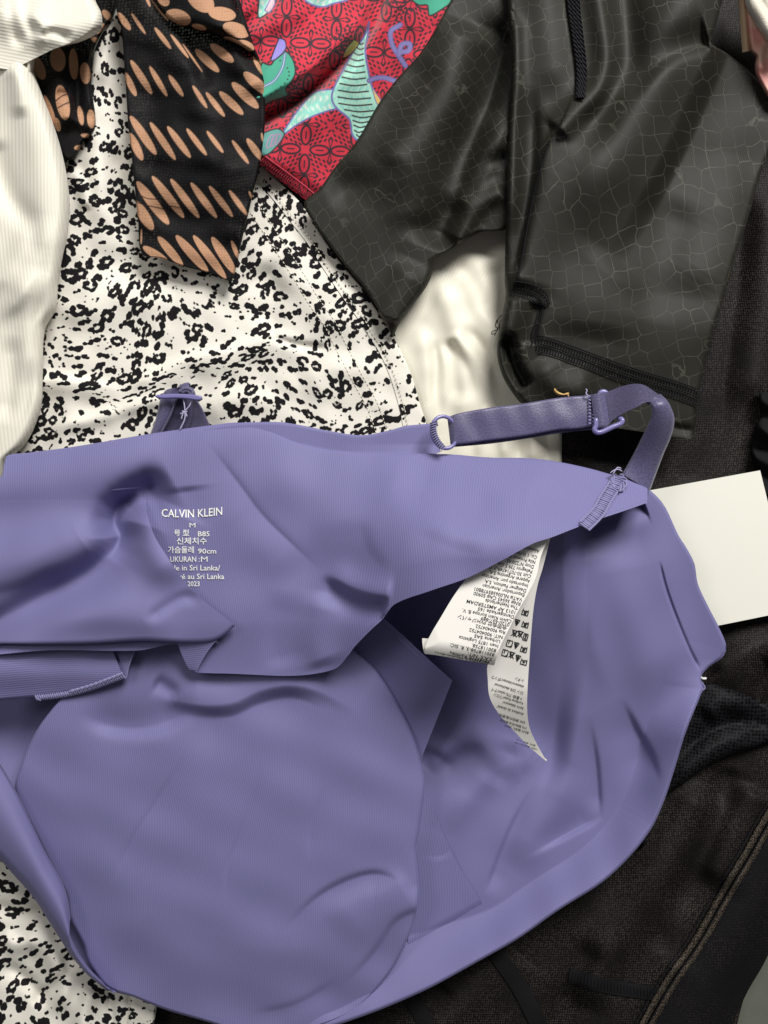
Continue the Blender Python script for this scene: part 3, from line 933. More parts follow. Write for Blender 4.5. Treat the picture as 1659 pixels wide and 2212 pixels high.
# ------------------------------------------------------------------ black mesh scarf with tan ovals
TAN = (0.46, 0.255, 0.155)
MB = (0.0065, 0.006, 0.0068)
q1 = lambda x, y: (x * KX, y * KX)
sr = Raster(40, -60, 620, 640, 2.0, MB)
OV = [(860, -40, 892, 40, 24), (900, 0, 1000, 125, 22), (700, 75, 775, 178, 50), (780, 78, 864, 202, 27), (918, 163, 1015, 290, 36), (1013, 203, 1120, 345, 28), (1085, 260, 1202, 427, 16),
      (1160, 293, 1300, 427, 64), (1250, 263, 1386, 368, 74), (740, 430, 808, 570, 50), (776, 358, 902, 558, 54), (888, 393, 992, 572, 42), (1002, 445, 1088, 572, 42), (1144, 508, 1230, 642, 36),
      (1223, 548, 1334, 692, 42), (1303, 545, 1444, 680, 62), (1378, 490, 1534, 642, 76), (1448, 430, 1600, 562, 84), (1505, 330, 1575, 450, 50), (773, 688, 927, 918, 66), (891, 726, 1042, 950, 54), (994, 750, 1132, 937, 52),
      (1108, 763, 1227, 922, 42), (1228, 778, 1326, 907, 36), (1378, 833, 1477, 972, 36), (1466, 823, 1562, 955, 54), (768, 790, 846, 952, 64), (1553, 788, 1562, 842, 16),
      (812, 1078, 1002, 1332, 80), (903, 1046, 1092, 1292, 64), (1013, 1063, 1182, 1293, 58), (1133, 1085, 1287, 1293, 55), (1242, 1105, 1382, 1287, 48), (1360, 1130, 1467, 1277, 40), (800, 1195, 908, 1365, 84), (1478, 1135, 1500, 1185, 16),
      (938, 1405, 1085, 1580, 66), (1045, 1398, 1235, 1615, 74), (1148, 1398, 1342, 1655, 68), (1258, 1408, 1398, 1625, 74), (1374, 1428, 1420, 1540, 34), (850, 1465, 1000, 1560, 64), (840, 1360, 838, 1450, 14)]
for o in OV:
    (x1, y1), (x2, y2) = q1(o[0], o[1]), q1(o[2], o[3]); sr.ell(x1, y1, x2, y2, o[4] * KX * 0.76, TAN)
for l in ([(800, 1195), (850, 1215), (900, 1225), (960, 1240), (1000, 1255)], [(830, 1160), (880, 1180), (930, 1185), (1000, 1220), (1070, 1235)]):
    sr.line([q1(x, y) for x, y in l], 2.2, (0.03, 0.012, 0.014))
SCS = [
    ([(290, -20), (330, 40), (400, 160), (470, 300)], 4, 40, 40, 0, 0.5),
    ([(395, 60), (430, 130), (445, 200)], -5, 16, 16),
    ([(480, 100), (530, 150), (560, 210)], 4, 30, 30),
    ([(300, 300), (420, 330), (540, 350)], 2.5, 40, 40),
    ([(310, 450), (420, 480), (530, 470)], -2.0, 40, 40),
    ([(285, 140), (340, 260), (350, 420)], -2.5, 30, 40),
    ([(480, 330), (500, 430), (480, 540)], 2.5, 40, 30),
]
def z_scarf(X, Y, U=None, V=None):
    return 25 - 7 * sstep(330, 600, Y) + strokes(X, Y, SCS) + 0.5 * wob(X, Y, 60, 41)
scf = empty('black_mesh_scarf', 'black mesh scarf with tan oval print hanging over the leopard cotton', 'scarf', W(420, 300, 18))
sl = [(235, -60), (247, 0), (255, 36), (262, 65), (269, 145), (276, 255), (287, 364), (298, 473), (307, 549), (345, 557), (400, 576), (455, 590), (492, 606)]
sr_ = [(500, -60), (530, 40), (552, 110), (562, 140), (571, 182), (572, 273), (560, 364), (548, 410), (538, 455), (527, 500), (517, 545), (508, 585), (500, 610)]
pc = lambda X, Y, U, V: {'print': sr.sample(X, Y)}
sheet('tail', scf, M_scarf, sl, sr_, z_scarf, 1.5, 0.6, colf=pc, roll={'l': (5, 1.5), 'r': (8, 2.5)})
# turned-over fold at the top
sr2 = Raster(300, -60, 620, 200, 2.0, MB)
for o in [(1120, -60, 1262, 60, 120), (1238, 70, 1400, 95, 82), (985, 78, 1132, 128, 92), (1325, 150, 1480, 205, 84), (1140, 150, 1225, 172, 34), (1408, 250, 1510, 290, 56), (1325, 225, 1475, 305, 60), (940, -30, 1000, 30, 60), (1460, 330, 1560, 420, 60)]:
    (x1, y1), (x2, y2) = q1(o[0], o[1]), q1(o[2], o[3]); sr2.ell(x1, y1, x2, y2, o[4] * KX, TAN)
fl = [(318, -60), (332, 0), (364, 40), (400, 58), (455, 73), (509, 93), (540, 114), (560, 136)]
fr = [(480, -60), (502, 0), (516, 36), (530, 62), (540, 84), (550, 104), (558, 120), (564, 138)]
sheet('turned_fold', scf, M_scarf, fl, fr, lambda X, Y, U, V: z_scarf(X, Y) + 3.2 * sstep(1.0, 0.8, V) + 0.4 + 6 * np.sin(np.pi * np.clip(U, 0, 1)) * sstep(1, 0.5, V), 1.5, 0.6,
      colf=lambda X, Y, U, V: {'print': sr2.sample(X, Y)}, roll={'l': (10, 3), 'r': (8, 3)})
# side end of the scarf
for o in [(335, 282, 352, 424, 90), (432, 288, 442, 472, 54), (205, 340, 258, 472, 66), (500, 372, 512, 498, 62), (352, 505, 392, 712, 78), (537, 650, 545, 762, 48), (262, 565, 330, 742, 34), (470, 630, 488, 745, 34), (520, 190, 625, 150, 62), (480, 800, 540, 812, 26), (440, 880, 500, 872, 30), (330, 700, 352, 780, 36), (610, 60, 660, 120, 40), (540, 225, 600, 250, 30)]:
    (x1, y1), (x2, y2) = q1(o[0], o[1]), q1(o[2], o[3]); sr.ell(x1, y1, x2, y2, o[4] * KX, TAN)
for l in ([(330, 600), (370, 570), (410, 560), (440, 580)], [(345, 640), (380, 620), (415, 610), (440, 625)], [(420, 560), (440, 640), (425, 700)]):
    sr.line([q1(x, y) for x, y in l], 2.4, (0.02, 0.008, 0.01))
sheet('side_end', scf, M_scarf, [(150, -40), (110, 60), (70, 125), (74, 170), (92, 230), (112, 280), (128, 325), (140, 346)],
      [(262, -40), (246, 30), (222, 66), (200, 112), (198, 180), (207, 276), (178, 308), (160, 344)],
      lambda X, Y, U, V: 17 + strokes(X, Y, [
          ([(170, 100), (172, 170), (168, 250)], -7, 8, 12, 0.1, 0.1), ([(190, 80), (186, 170), (195, 260)], 7, 12, 12),
          ([(120, 120), (130, 200), (140, 290)], 5, 26, 26), ([(130, 240), (165, 262), (205, 278)], 4, 14, 14), ([(120, 200), (150, 205)], -3, 9, 9)]),
      1.5, 0.6, colf=pc, roll={'l': (8, 3), 'r': (8, 4), 'b': (8, 3)})

# ------------------------------------------------------------------ croc embossed leggings
leg = empty('croc_leggings', 'olive black leggings with embossed crocodile pattern, two legs hanging down from the top', 'leggings', W(1200, 400, 12))
LL = [
    ([(1085, 100), (1050, 230), (1010, 330), (975, 440), (938, 545)], -9, 24, 50, 0, 0.1, 'f'),
    ([(1100, 240), (1066, 330), (1020, 395), (985, 470)], 6, 22, 44, 0.2, 0.2),
    ([(1100, 340), (1056, 352), (1024, 395), (1005, 445)], -4, 14, 20, 0.1, 0.3),
    ([(1092, 410), (1040, 440), (980, 525)], 5, 20, 26, 0.1, 0.1),
    ([(1010, 40), (950, 200), (850, 330), (760, 420)], 7, 90, 70, 0.1, 0.3),
    ([(930, 120), (850, 260), (760, 360)], -2.5, 40, 50, 0.2, 0.3),
    ([(860, 330), (800, 390), (700, 425)], -2.4, 30, 44),
    ([(900, 560), (860, 640), (840, 700)], 4, 40, 40, 0.3, 0.1),
    ([(790, 350), (870, 400), (900, 500)], 2.0, 60, 60),
]
def z_ll(X, Y, U=None, V=None):
    return 21 - 4 * sstep(300, 720, Y) + strokes(X, Y, LL) + 0.25 * wob(X, Y, 110, 51)
rotuv = lambda a: (lambda X, Y, U, V: ((X * math.cos(a) - Y * math.sin(a)) / 100, -(X * math.sin(a) + Y * math.cos(a)) / 100))
sheet('leg', leg, M_croc_l, [(1000, -50), (974, 0), (912, 109), (857, 171), (817, 225), (770, 305), (719, 367), (690, 408), (657, 440), (697, 508), (745, 572), (783, 615), (806, 650), (838, 704), (846, 727)],
      [(1130, -50), (1125, 100), (1120, 250), (1118, 400), (1112, 470), (1092, 496), (1046, 499), (1010, 516), (985, 535), (936, 563), (934, 590), (920, 621), (887, 665), (862, 700), (850, 728)],
      z_ll, 4, 0.8, roll={'l': (7, 1.3), 'r': (16, 4)})
RL = [
    ([(1500, -60), (1440, 110), (1360, 260), (1270, 400), (1190, 560)], 9, 95, 80, 0, 0.35),
    ([(1286, -60), (1304, 50), (1312, 130), (1292, 192), (1244, 243), (1198, 288)], 5, 26, 30, 0, 0.05, 'f'),
    ([(1340, -80), (1354, 110), (1318, 220), (1266, 284), (1216, 308)], -4.5, 36, 34, 0, 0.2, 'f'),
    ([(1200, 290), (1180, 335), (1158, 420), (1130, 560), (1112, 630)], 4.0, 60, 10, 0, 0.1, 'f'),
    ([(1150, 180), (1146, 380), (1125, 500), (1105, 600)], -4.5, 16, 40, 0.25, 0.1, 'f'),
    ([(1108, 60), (1108, 200), (1106, 360), (1102, 520)], 4, 20, 36, 0, 0.2, 'f'),
    ([(1180, -60), (1186, 100), (1196, 230)], 3, 40, 50, 0, 0.3),
    ([(1534, 88), (1460, 108), (1390, 160), (1350, 220)], -4.5, 18, 46, 0.05, 0.35),
    ([(1590, 330), (1540, 480), (1490, 650)], 3.0, 80, 70),
    ([(1480, 420), (1430, 560), (1400, 700)], -3.0, 70, 80),
    ([(1350, 560), (1300, 640), (1280, 740)], 2.5, 80, 80),
    ([(1110, 640), (1105, 690), (1090, 740)], 5, 24, 30, 0.1, 0.1),
    ([(1100, 735), (1112, 790), (1140, 838)], -8, 12, 16, 0, 0.1, 'f'),
    ([(1165, 655), (1152, 700), (1150, 745)], -3, 14, 20, 0.1, 0.1),
    ([(1160, 770), (1200, 830), (1290, 850)], 3, 40, 30),
    ([(1420, 910), (1460, 925), (1498, 930)], -3.0, 9, 9, 0.1, 0),
]
def z_rl(X, Y, U=None, V=None):
    dl, tl = poly_dist(X, Y, [(1566, -80), (1556, 10), (1538, 91), (1485, 218), (1425, 350), (1360, 470), (1290, 580)], 40)
    lower = sstep(-6, 44, -dl) * sstep(1.0, 0.55, tl)
    return 26 - 9 * lower - 5 * sstep(650, 950, Y) + strokes(X, Y, RL) + 0.3 * wob(X, Y, 130, 61)
sheet('leg', leg, M_croc_r, [(1080, -50), (1092, 0), (1101, 65), (1105, 145), (1097, 291), (1094, 436), (1090, 603), (1092, 640), (1083, 687), (1077, 723), (1074, 767), (1085, 810), (1106, 847), (1128, 872), (1200, 905)],
      [(1575, -50), (1561, 0), (1548, 50), (1536, 91), (1572, 116), (1625, 160), (1680, 225), (1672, 300), (1640, 385), (1616, 473), (1590, 549), (1565, 640), (1536, 730), (1516, 820), (1505, 876), (1498, 949)],
      z_rl, 4, 0.9, roll={'l': (20, 6), 'r': (10, 2)})
# hem: double row of stitches
hl = [(1160, 742), (1185, 748), (1237, 766), (1310, 793), (1383, 818), (1456, 840), (1512, 860)]
hz = lambda x, y: z_rl(x, y) + 0.4
hs = []
for off in (-9, 8):
    c = [(x, y + off) for x, y in hl]
    hs += bars_along(c, hz, 7.2, 6.0, 0.5, 0.35)
for off in (-18, -1, 16):
    hs.append(line_on([(x, y + off) for x, y in hl], hz, 0.5, 90))
hl2 = [(1108, 622), (1140, 628), (1166, 641), (1174, 662), (1168, 690), (1158, 720), (1158, 745)]
hs += bars_along(hl2[:4], hz, 14, 5.5, 0.5, 0.35)
for off in (-15, 0, 15): hs.append(line_on(hl2[:4], hz, 0.5, 40, off))
hs.append(line_on(hl2[3:], hz, 0.5, 40, 0)); hs.append(line_on(hl2[3:], hz, 0.5, 40, 8))
tubes('hem_stitching', hs, 0.27, M_thread_k, leg, sides=5, kind='stuff')
# corded seam inside the fold
def rope(pts, zf, n, amp, rad, lift):
    out = []
    c = spline(pts, n)
    tg = np.gradient(c, axis=0); tg /= np.linalg.norm(tg, axis=1)[:, None]
    nr = np.stack([-tg[:, 1], tg[:, 0]], -1)
    s = np.r_[0, np.cumsum(np.linalg.norm(np.diff(c, axis=0), axis=1))]
    for ph in (0, 2.1, 4.2):
        a = s / 5.0 + ph
        p = c + nr * (np.cos(a) * amp)[:, None]
        out.append(W(p[:, 0], p[:, 1], zf(p[:, 0], p[:, 1]) + lift + np.sin(a) * amp * 0.2))
    return out
cs = [(1236, -40), (1240, 20), (1248, 80), (1256, 150), (1253, 212)]
cp = []
for off in (-9, 0, 9):
    cp += rope([(x + off * (1 - 0.45 * k / 4), y) for k, (x, y) in enumerate(cs)], z_rl, 170, 3.6, 0.5, 1.2)
tubes('corded_seam', cp, 0.5, M_thread_k, leg, sides=6, kind='stuff')
ths = [[(1082, 690), (1078, 700), (1079, 712), (1070, 704), (1074, 690)], [(1076, 712), (1064, 716), (1062, 722), (1070, 720)], [(1080, 700), (1072, 716), (1068, 726)], [(1084, 680), (1076, 690), (1073, 700)]]
tubes('loose_thread', [line_on(t, lambda x, y: 0 * x + 17, 0, 16) for t in ths], 0.18, M_thread_k, leg, sides=5)
sl_ = [(1190, 305), (1179, 330), (1157, 405), (1140, 490), (1126, 570), (1114, 625)]
tubes('side_seam', [line_on(sl_, z_rl, 0.25, 80)] + dashes(sl_, z_rl, 0.7, 7, 0.3, 4), 0.26, M_thread_k, leg, sides=5, kind='stuff')

# ------------------------------------------------------------------ cream ribbed knit
crm = empty('cream_ribbed_knit', 'cream ribbed knit garment bunched along the left edge', 'knitwear', W(40, 480, 14))
CB = [
    ([(40, 160), (75, 280), (95, 420), (90, 560), (70, 700)], 8, 60, 45, 0, 0.2),
    ([(-20, 300), (20, 420), (60, 480), (84, 560), (60, 640)], -5, 26, 26, 0.1, 0.2),
    ([(96, 460), (80, 560), (40, 640), (-20, 700)], 4, 22, 30),
    ([(0, 560), (40, 620), (66, 720), (60, 840)], 4, 30, 34),
    ([(100, 600), (80, 700), (66, 830), (40, 930)], -2.5, 12, 16),
    ([(20, 120), (40, 180), (44, 260)], 4, 18, 18),
    ([(-20, 640), (30, 560), (70, 470)], 3, 20, 20),
    ([(30, 720), (24, 820), (10, 920)], -3, 18, 24),
]
def z_cr(X, Y, U=None, V=None):
    return 25 + 0.7 * strokes(X, Y, CB) + 0.1 * wob(X, Y, 110, 71)
sheet('body_panel', crm, M_rib, [(-90, 90), (-90, 300), (-90, 600), (-90, 900), (-90, 1060)],
      [(50, 100), (69, 145), (91, 204), (113, 262), (131, 320), (144, 382), (149, 436), (144, 509), (135, 549), (124, 610), (120, 665), (96, 712), (91, 810), (89, 869), (73, 923), (51, 962), (14, 1000), (0, 1060)],
      z_cr, 3, 1.2, roll={'r': (26, 9), 't': (26, 8)},
      uvf=lambda X, Y, U, V: ((X - 0.20 * np.abs(Y - 450) * sstep(-200, 150, X) * 0.3 - 0.06 * Y) / 100, -Y / 100))
sheet('sleeve', crm, M_rib, [(-90, -60), (-90, 40), (-60, 120), (20, 150), (58, 134)], [(200, -60), (206, 0), (219, 30), (216, 62), (176, 86), (140, 96), (102, 108)],
      lambda X, Y, U, V: 30 + strokes(X, Y, [([(220, 40), (120, 60), (30, 30)], 8, 50, 40, 0, 0), ([(90, 90), (60, 40), (50, -40)], -6, 18, 22), ([(160, 85), (110, 70), (80, 90)], -4, 12, 12), ([(60, 20), (90, 60), (84, 100)], 5, 14, 14), ([(20, -20), (30, 60), (50, 110)], -5, 14, 14)]),
      3, 1.2, roll={'r': (24, 9), 'b': (16, 5)}, uvf=lambda X, Y, U, V: (-Y / 100 + X * 0.002, X / 100))
pts = [(54, 100), (62, 118), (60, 150), (52, 200)]
sheet('gathered_edge', crm, M_rib, [(x - 10, y + 4) for x, y in pts], [(x + 12, y - 4) for x, y in pts], lambda X, Y, U, V: 28 + 4 * np.sin(np.pi * U) - 6 * V, 2.5, 0.8, roll={'l': (6, 2), 'r': (6, 2)})

# ------------------------------------------------------------------ corner things
pk = empty('pink_garment', 'pink cloth under the white fleece in the top right corner', 'garment', W(1640, 100, 10))
sheet('cloth', pk, M_pink, [(1608, -40), (1610, 0), (1615, 54), (1623, 108), (1634, 122), (1632, 138), (1634, 158), (1648, 188), (1664, 215)], [(1740, -40), (1740, 40), (1740, 100), (1740, 220)],
      lambda X, Y, U, V: 22 + strokes(X, Y, [([(1650, 90), (1644, 120), (1648, 160)], 4, 8, 10)]), 3, 1.0, roll={'l': (8, 4)})
fz = empty('white_fleece', 'white fleece fabric over pink cloth at the top right corner', 'garment', W(1650, 40, 26))
sheet('cloth', fz, M_fleece, [(1608, -40), (1611, 0), (1616, 17), (1631, 43), (1643, 64), (1670, 100)], [(1740, -40), (1740, 0), (1740, 40), (1740, 80), (1740, 110)],
      lambda X, Y, U, V: 29 + 3 * np.sin(np.pi * np.clip(U * 2, 0, 1)) + strokes(X, Y, [([(1625, -30), (1650, 10), (1670, 40)], -4, 8, 8, 0, 0)]), 3, 1.4, roll={'l': (9, 5)})
tcard = sheet('tan_card', None, M_tan, [(1592, -40), (1595, 0), (1604, 113)], [(1612, -40), (1614, 0), (1621, 109)],
      lambda X, Y, U, V: 18 + 2.2 * (1 - np.abs(U * 2 - 1.1)), 4, 0.5)
tcard['label'] = 'narrow folded tan card strip beside the pink cloth'; tcard['category'] = 'card'

# ------------------------------------------------------------------ white hang tag
def card(name, quad, z, th, mat, tilt):
    c = np.array(quad, float)
    zz = np.array([z + t for t in tilt])
    n = 12
    g = []
    for i in range(n + 1):
        for j in range(n + 1):
            u, v = j / n, i / n
            w_ = np.array([(1 - u) * (1 - v), u * (1 - v), u * v, (1 - u) * v])
            x, y = w_ @ c
            g.append((x, y, w_ @ zz + 0.8 * math.sin(math.pi * u)))
    g = np.array(g)
    top = W(g[:, 0], g[:, 1], g[:, 2]); bot = W(g[:, 0], g[:, 1], g[:, 2] - th)
    N = (n + 1) ** 2
    id_ = np.arange(N).reshape(n + 1, n + 1)
    f = np.stack([id_[1:, :-1], id_[1:, 1:], id_[:-1, 1:], id_[:-1, :-1]], -1).reshape(-1, 4)
    loop = np.r_[id_[0, :-1], id_[:-1, -1], id_[-1, :0:-1], id_[:0:-1, 0]]
    co = np.vstack([top, bot, top[loop], bot[loop]])
    m_ = len(loop); A = 2 * N + np.arange(m_); B = A + m_
    rim = np.stack([A, np.roll(A, -1), np.roll(B, -1), B], -1)
    return mesh_obj(name, co, np.vstack([f, f[:, ::-1] + N, rim]), mat, None, uv=co[:, :2] * 50)
tag = card('hang_tag', [(1366, 1066), (1642, 1016), (1716, 1318), (1440, 1374)], 11.5, 0.5, M_card, (0, 1.5, 1.0, 0))
tag['label'] = 'blank white hang tag sticking out from under the violet bralette'; tag['category'] = 'tag'
# ------------------------------------------------------------------ violet bralette
br = empty('violet_bralette', 'violet seamless bralette with satin straps lying open on top of the pile', 'bralette', W(800, 1600, 14))
OUT = [(-60, 1795), (0, 1855), (71, 1935), (119, 2010), (190, 2105), (238, 2137), (286, 2153), (357, 2181), (436, 2204), (520, 2228), (620, 2236), (735, 2212), (906, 2145), (1040, 2073), (1120, 2027), (1207, 1966),
       (1298, 1908), (1358, 1853), (1405, 1793), (1433, 1734), (1457, 1662), (1481, 1583), (1513, 1503), (1520, 1484), (1514, 1464), (1530, 1442), (1560, 1420), (1569, 1397), (1552, 1353), (1532, 1314), (1508, 1262), (1500, 1218), (1485, 1187), (1465, 1155), (1441, 1103), (1425, 1079), (1397, 1052)]
FR = [
    # long soft folds running down from the armhole
    ([(1250, 1180), (1266, 1290), (1288, 1380), (1308, 1450), (1346, 1530)], 1.8, 50, 30, 0.1, 0.4, 'f'),
    ([(1335, 1505), (1372, 1580), (1402, 1635), (1424, 1700)], -2.6, 10, 60, 0.4, 0.4, 'f'),
    ([(1268, 1540), (1286, 1650), (1294, 1775)], -2.0, 8, 30, 0.5, 0.25, 'f'),
    ([(1306, 1756), (1230, 1796), (1120, 1856)], -2.0, 9, 34, 0.25, 0.5, 'f'),
    ([(1172, 1680), (1132, 1742), (1100, 1806), (1050, 1936)], -2.0, 30, 8, 0.5, 0.2, 'f'),
    ([(1235, 1650), (1180, 1760), (1100, 1880)], 2.4, 46, 46, 0.3, 0.3, 'f'),
    ([(925, 1665), (975, 1612), (1035, 1600), (1085, 1655)], 3.2, 34, 22, 0.15, 0.4, 'f'),
    ([(914, 1628), (945, 1640), (990, 1668)], -2.6, 16, 20, 0.0, 0.5),
    ([(965, 1810), (1010, 1720), (1070, 1662), (1135, 1640), (1185, 1690)], 3.4, 46, 34, 0.3, 0.35, 'f'),
    ([(1112, 1600), (1096, 1640), (1056, 1700)], -2.0, 24, 34, 0.3, 0.3),
    ([(1392, 1082), (1320, 1112), (1250, 1150)], -6, 26, 36, 0.05, 0.2),
    ([(1330, 1160), (1360, 1300), (1430, 1440), (1470, 1520)], 2.6, 70, 70, 0.2, 0.3),
    ([(1424, 1210), (1440, 1272), (1465, 1342), (1490, 1402), (1514, 1450)], -1.1, 2.6, 4.0, 0.12, 0.1, 'f'),
]
def z_front(X, Y, U=None, V=None):
    d, _ = poly_dist(X, Y, OUT, 150)
    d = np.abs(d)
    low = sstep(900, 1100, X) * sstep(1560, 1800, Y)
    wide = 62 + 50 * low * 0 + 40 * sstep(1100, 800, X)
    right = sstep(1600, 1420, Y)
    q = np.clip(1 - (d - 6) / (wide * 1.25), 0, 1)
    rim = 12.0 * (0.75 * q + 0.25 * q * q * (3 - 2 * q)) * (1 - 0.95 * right)
    dt, tt = poly_dist(X, Y, [(1238, 1140), (1240, 1240), (1240, 1400), (1226, 1540), (1206, 1660), (1170, 1780), (1110, 1900)], 50)
    lft = 6.0 + 38.0 * sstep(1690, 1090, Y) * sstep(840, 1060, X)
    rgt = 12.0 + 16.0 * sstep(1880, 1100, Y)
    mx = sstep(-26, 30, -dt)
    far = sstep(1540, 1820, Y)
    base = (lft * (1 - mx) + rgt * mx) * (1 - far) + 12.0 * far
    rim = rim * sstep(250, 800, X)
    return np.maximum(base + rim + strokes(X, Y, FR), z_sheer(X, Y) + 1.2) + 0.35 * wob(X, Y, 120, 81) - 1.3 * np.clip(1 - d / 6, 0, 1) ** 2 
TOPF = [(-60, 1440), (300, 1400), (620, 1330), (830, 1270), (1000, 1210), (1150, 1150), (1260, 1105), (1330, 1075), (1394, 1046)]
sheet('front_lining', br, M_pur_d, TOPF, OUT, z_front, 3.0, 0.5)

# second lining layer with a raw cut edge, seen between the cup and the front
z_mid = lambda X, Y, U=None, V=None: 13.0 + strokes(X, Y, [([(905, 1640), (925, 1760), (960, 1860)], -3, 18, 20)])
def z_inner(X, Y, U, V):
    d, _ = poly_dist(X, Y, OUT, 150)
    zf = z_front(X, Y)
    k = sstep(118, 84, np.abs(d))
    return np.maximum(z_mid(X, Y), zf + 0.8) * (1 - k) + (zf - 1.5) * k
sheet('inner_layer', br, M_pur, [(800, 1460), (850, 1560), (880, 1660), (880, 1780), (880, 1900), (880, 2000), (885, 2090)], [(908, 1632), (914, 1670), (922, 1704), (945, 1768), (985, 1859), (1036, 1942), (1080, 2020)], z_inner, 3.0, 0.5)

# big cup panel
CUP = [
    ([(165, 1530), (230, 1562), (300, 1570), (350, 1560), (392, 1540), (440, 1532)], -3.2, 46, 22, 0.3, 0.3, 'f'),
    ([(330, 1498), (420, 1519), (500, 1517), (560, 1490), (630, 1478), (700, 1495), (790, 1548)], 3.0, 60, 16, 0.2, 0.4, 'f'),
    ([(400, 1548), (500, 1550), (560, 1524), (630, 1510), (710, 1538)], -1.6, 12, 70, 0.2, 0.3, 'f'),
    ([(330, 1468), (356, 1482), (390, 1508)], -2.4, 16, 22, 0.25, 0.4),
    ([(400, 1630), (337, 1732), (293, 1800), (232, 1920)], -0.55, 26, 8, 0.3, 0.3, 'fc'),
    ([(570, 1650), (516, 1811), (492, 1871), (490, 1960)], -0.6, 26, 9, 0.3, 0.3, 'fc'),
    ([(700, 1690), (672, 1790), (668, 1870)], -0.5, 24, 8, 0.35, 0.35, 'fc'),
    ([(610, 2020), (680, 1946), (750, 1905), (815, 1890), (868, 1910)], -1.8, 9, 44, 0.5, 0.25, 'f'),
    ([(700, 2000), (770, 1950), (835, 1930), (890, 1900)], 1.4, 30, 60, 0.3, 0.15, 'f'),
    ([(735, 2140), (790, 2085), (822, 2046), (860, 1992), (914, 1966)], -1.6, 10, 40, 0.5, 0.1, 'f'),
    ([(540, 2195), (640, 2172), (740, 2115)], -0.8, 10, 26, 0.3, 0.3, 'f'),
]
CR = [(752, 1392), (768, 1406), (811, 1446), (851, 1506), (887, 1577), (908, 1641), (918, 1690), (914, 1735), (906, 1792), (899, 1831), (902, 1870), (905, 1910), (902, 1960), (880, 2030), (835, 2110), (760, 2185), (620, 2236)]
CL = [(300, 1380), (180, 1460), (95, 1554), (63, 1609), (44, 1657), (32, 1700), (40, 1732), (71, 1792), (119, 1891), (143, 1934), (151, 1982), (180, 2040), (192, 2080), (238, 2137), (286, 2153), (357, 2181), (436, 2204), (520, 2228), (620, 2236)]
def z_cup(X, Y, U=None, V=None):
    d, _ = poly_dist(X, Y, OUT, 150)
    b = sstep(20, 190, np.abs(d))
    zf = z_front(X, Y)
    er, _ = poly_dist(X, Y, CR[:12], 60)
    puff = 2.5 * (1 - np.exp(-np.abs(er) / 26))
    low = np.maximum(zf + 0.7, 22.0 - 1.3 * np.clip(1 - np.abs(d) / 6, 0, 1) ** 2)
    return low * (1 - b) + (23.5 + puff) * b + strokes(X, Y, CUP) + 0.35 * wob(X, Y, 140, 83)
sheet('cup_panel', br, M_pur, CL, CR, z_cup, 3.0, 0.5, roll={'r': (9, 1.8), 'l': (8, 1.4)})
# folded pad corner poking out under the back panel
z_pad = lambda X, Y, U=None, V=None: 25.5 - 1.5 * np.clip((Y - 1400) / 240, 0, 1)
sheet('pad_corner', br, M_pur_d, [(730, 1400), (766, 1446), (815, 1518), (858, 1590), (905, 1652)], [(831, 1337), (880, 1381), (930, 1428), (977, 1470)],
      lambda X, Y, U, V: 19.5 + 12.0 * U ** 1.5 + 0 * X, 3.6, 1.1)
# left edge of the garment, turned in
sheet('turned_edge', br, M_pur_d, [(-60, 1560), (0, 1653), (32, 1708), (62, 1770), (95, 1839), (139, 1922), (151, 1982), (149, 2018), (185, 2085), (238, 2139)],
      [(-60, 1795), (0, 1857), (35, 1896), (71, 1937), (119, 2012), (150, 2058), (190, 2107), (238, 2140)],
      lambda X, Y, U, V: 29 - 4 * V + 5 * np.sin(np.pi * np.clip(U, 0, 1)), 3.4, 1.0, roll={'l': (8, 1.6), 'r': (26, 6)})

# back panel on top
PAN = [
    ([(-60, 1045), (60, 1028), (160, 1008), (320, 972), (420, 950)], 3, 60, 70, 0, 0.4, 'f'),
    ([(372, 1030), (330, 1052), (285, 1076), (250, 1106), (244, 1132), (256, 1162), (236, 1202), (190, 1238), (110, 1284), (30, 1327), (-60, 1372)], -12, 52, 34, 0.1, 0.0, 'f'),
    ([(300, 1066), (262, 1090), (250, 1130), (262, 1160), (236, 1215)], -4.5, 28, 14, 0.2, 0.3, 'f'),
    ([(-60, 1255), (60, 1205), (160, 1152), (215, 1128)], 2.6, 60, 40, 0, 0.3, 'f'),
    ([(152, 1126), (175, 1165), (204, 1206)], 0.5, 6, 10, 0.3, 0.3, 'fc'),
    ([(400, 1048), (402, 1082), (388, 1115)], -1.6, 40, 50),
    ([(440, 945), (520, 1050), (565, 1110), (620, 1165), (700, 1240)], -1.2, 12, 44, 0.3, 0.35, 'fc'),
    ([(470, 1070), (560, 1170), (640, 1250)], 1.4, 50, 50),
    ([(540, 960), (610, 1030), (710, 1110), (840, 1160)], 2.0, 60, 70),
    ([(850, 1015), (930, 1052), (1020, 1085), (1110, 1095)], -3.4, 50, 60, 0.3, 0.3, 'f'),
    ([(684, 1248), (716, 1270), (748, 1294), (785, 1308), (840, 1312)], -3.4, 14, 30, 0.3, 0.1, 'f'),
    ([(700, 1232), (750, 1260), (800, 1278), (850, 1286)], 2.2, 30, 14, 0.3, 0.1, 'f'),
    ([(702, 1275), (690, 1330), (684, 1390), (700, 1445)], 2.0, 40, 34, 0.25, 0.15, 'f'),
    ([(610, 1270), (596, 1360), (612, 1450)], -1.2, 50, 30, 0.3, 0.2),
    ([(770, 1110), (790, 1190), (840, 1250)], -0.9, 20, 60, 0.3, 0.3, 'f'),
    ([(880, 1150), (990, 1192), (1060, 1205)], -1.4, 26, 60, 0.3, 0.3, 'f'),
    ([(1140, 1060), (1220, 1090), (1290, 1090)], -1.2, 40, 40),
]
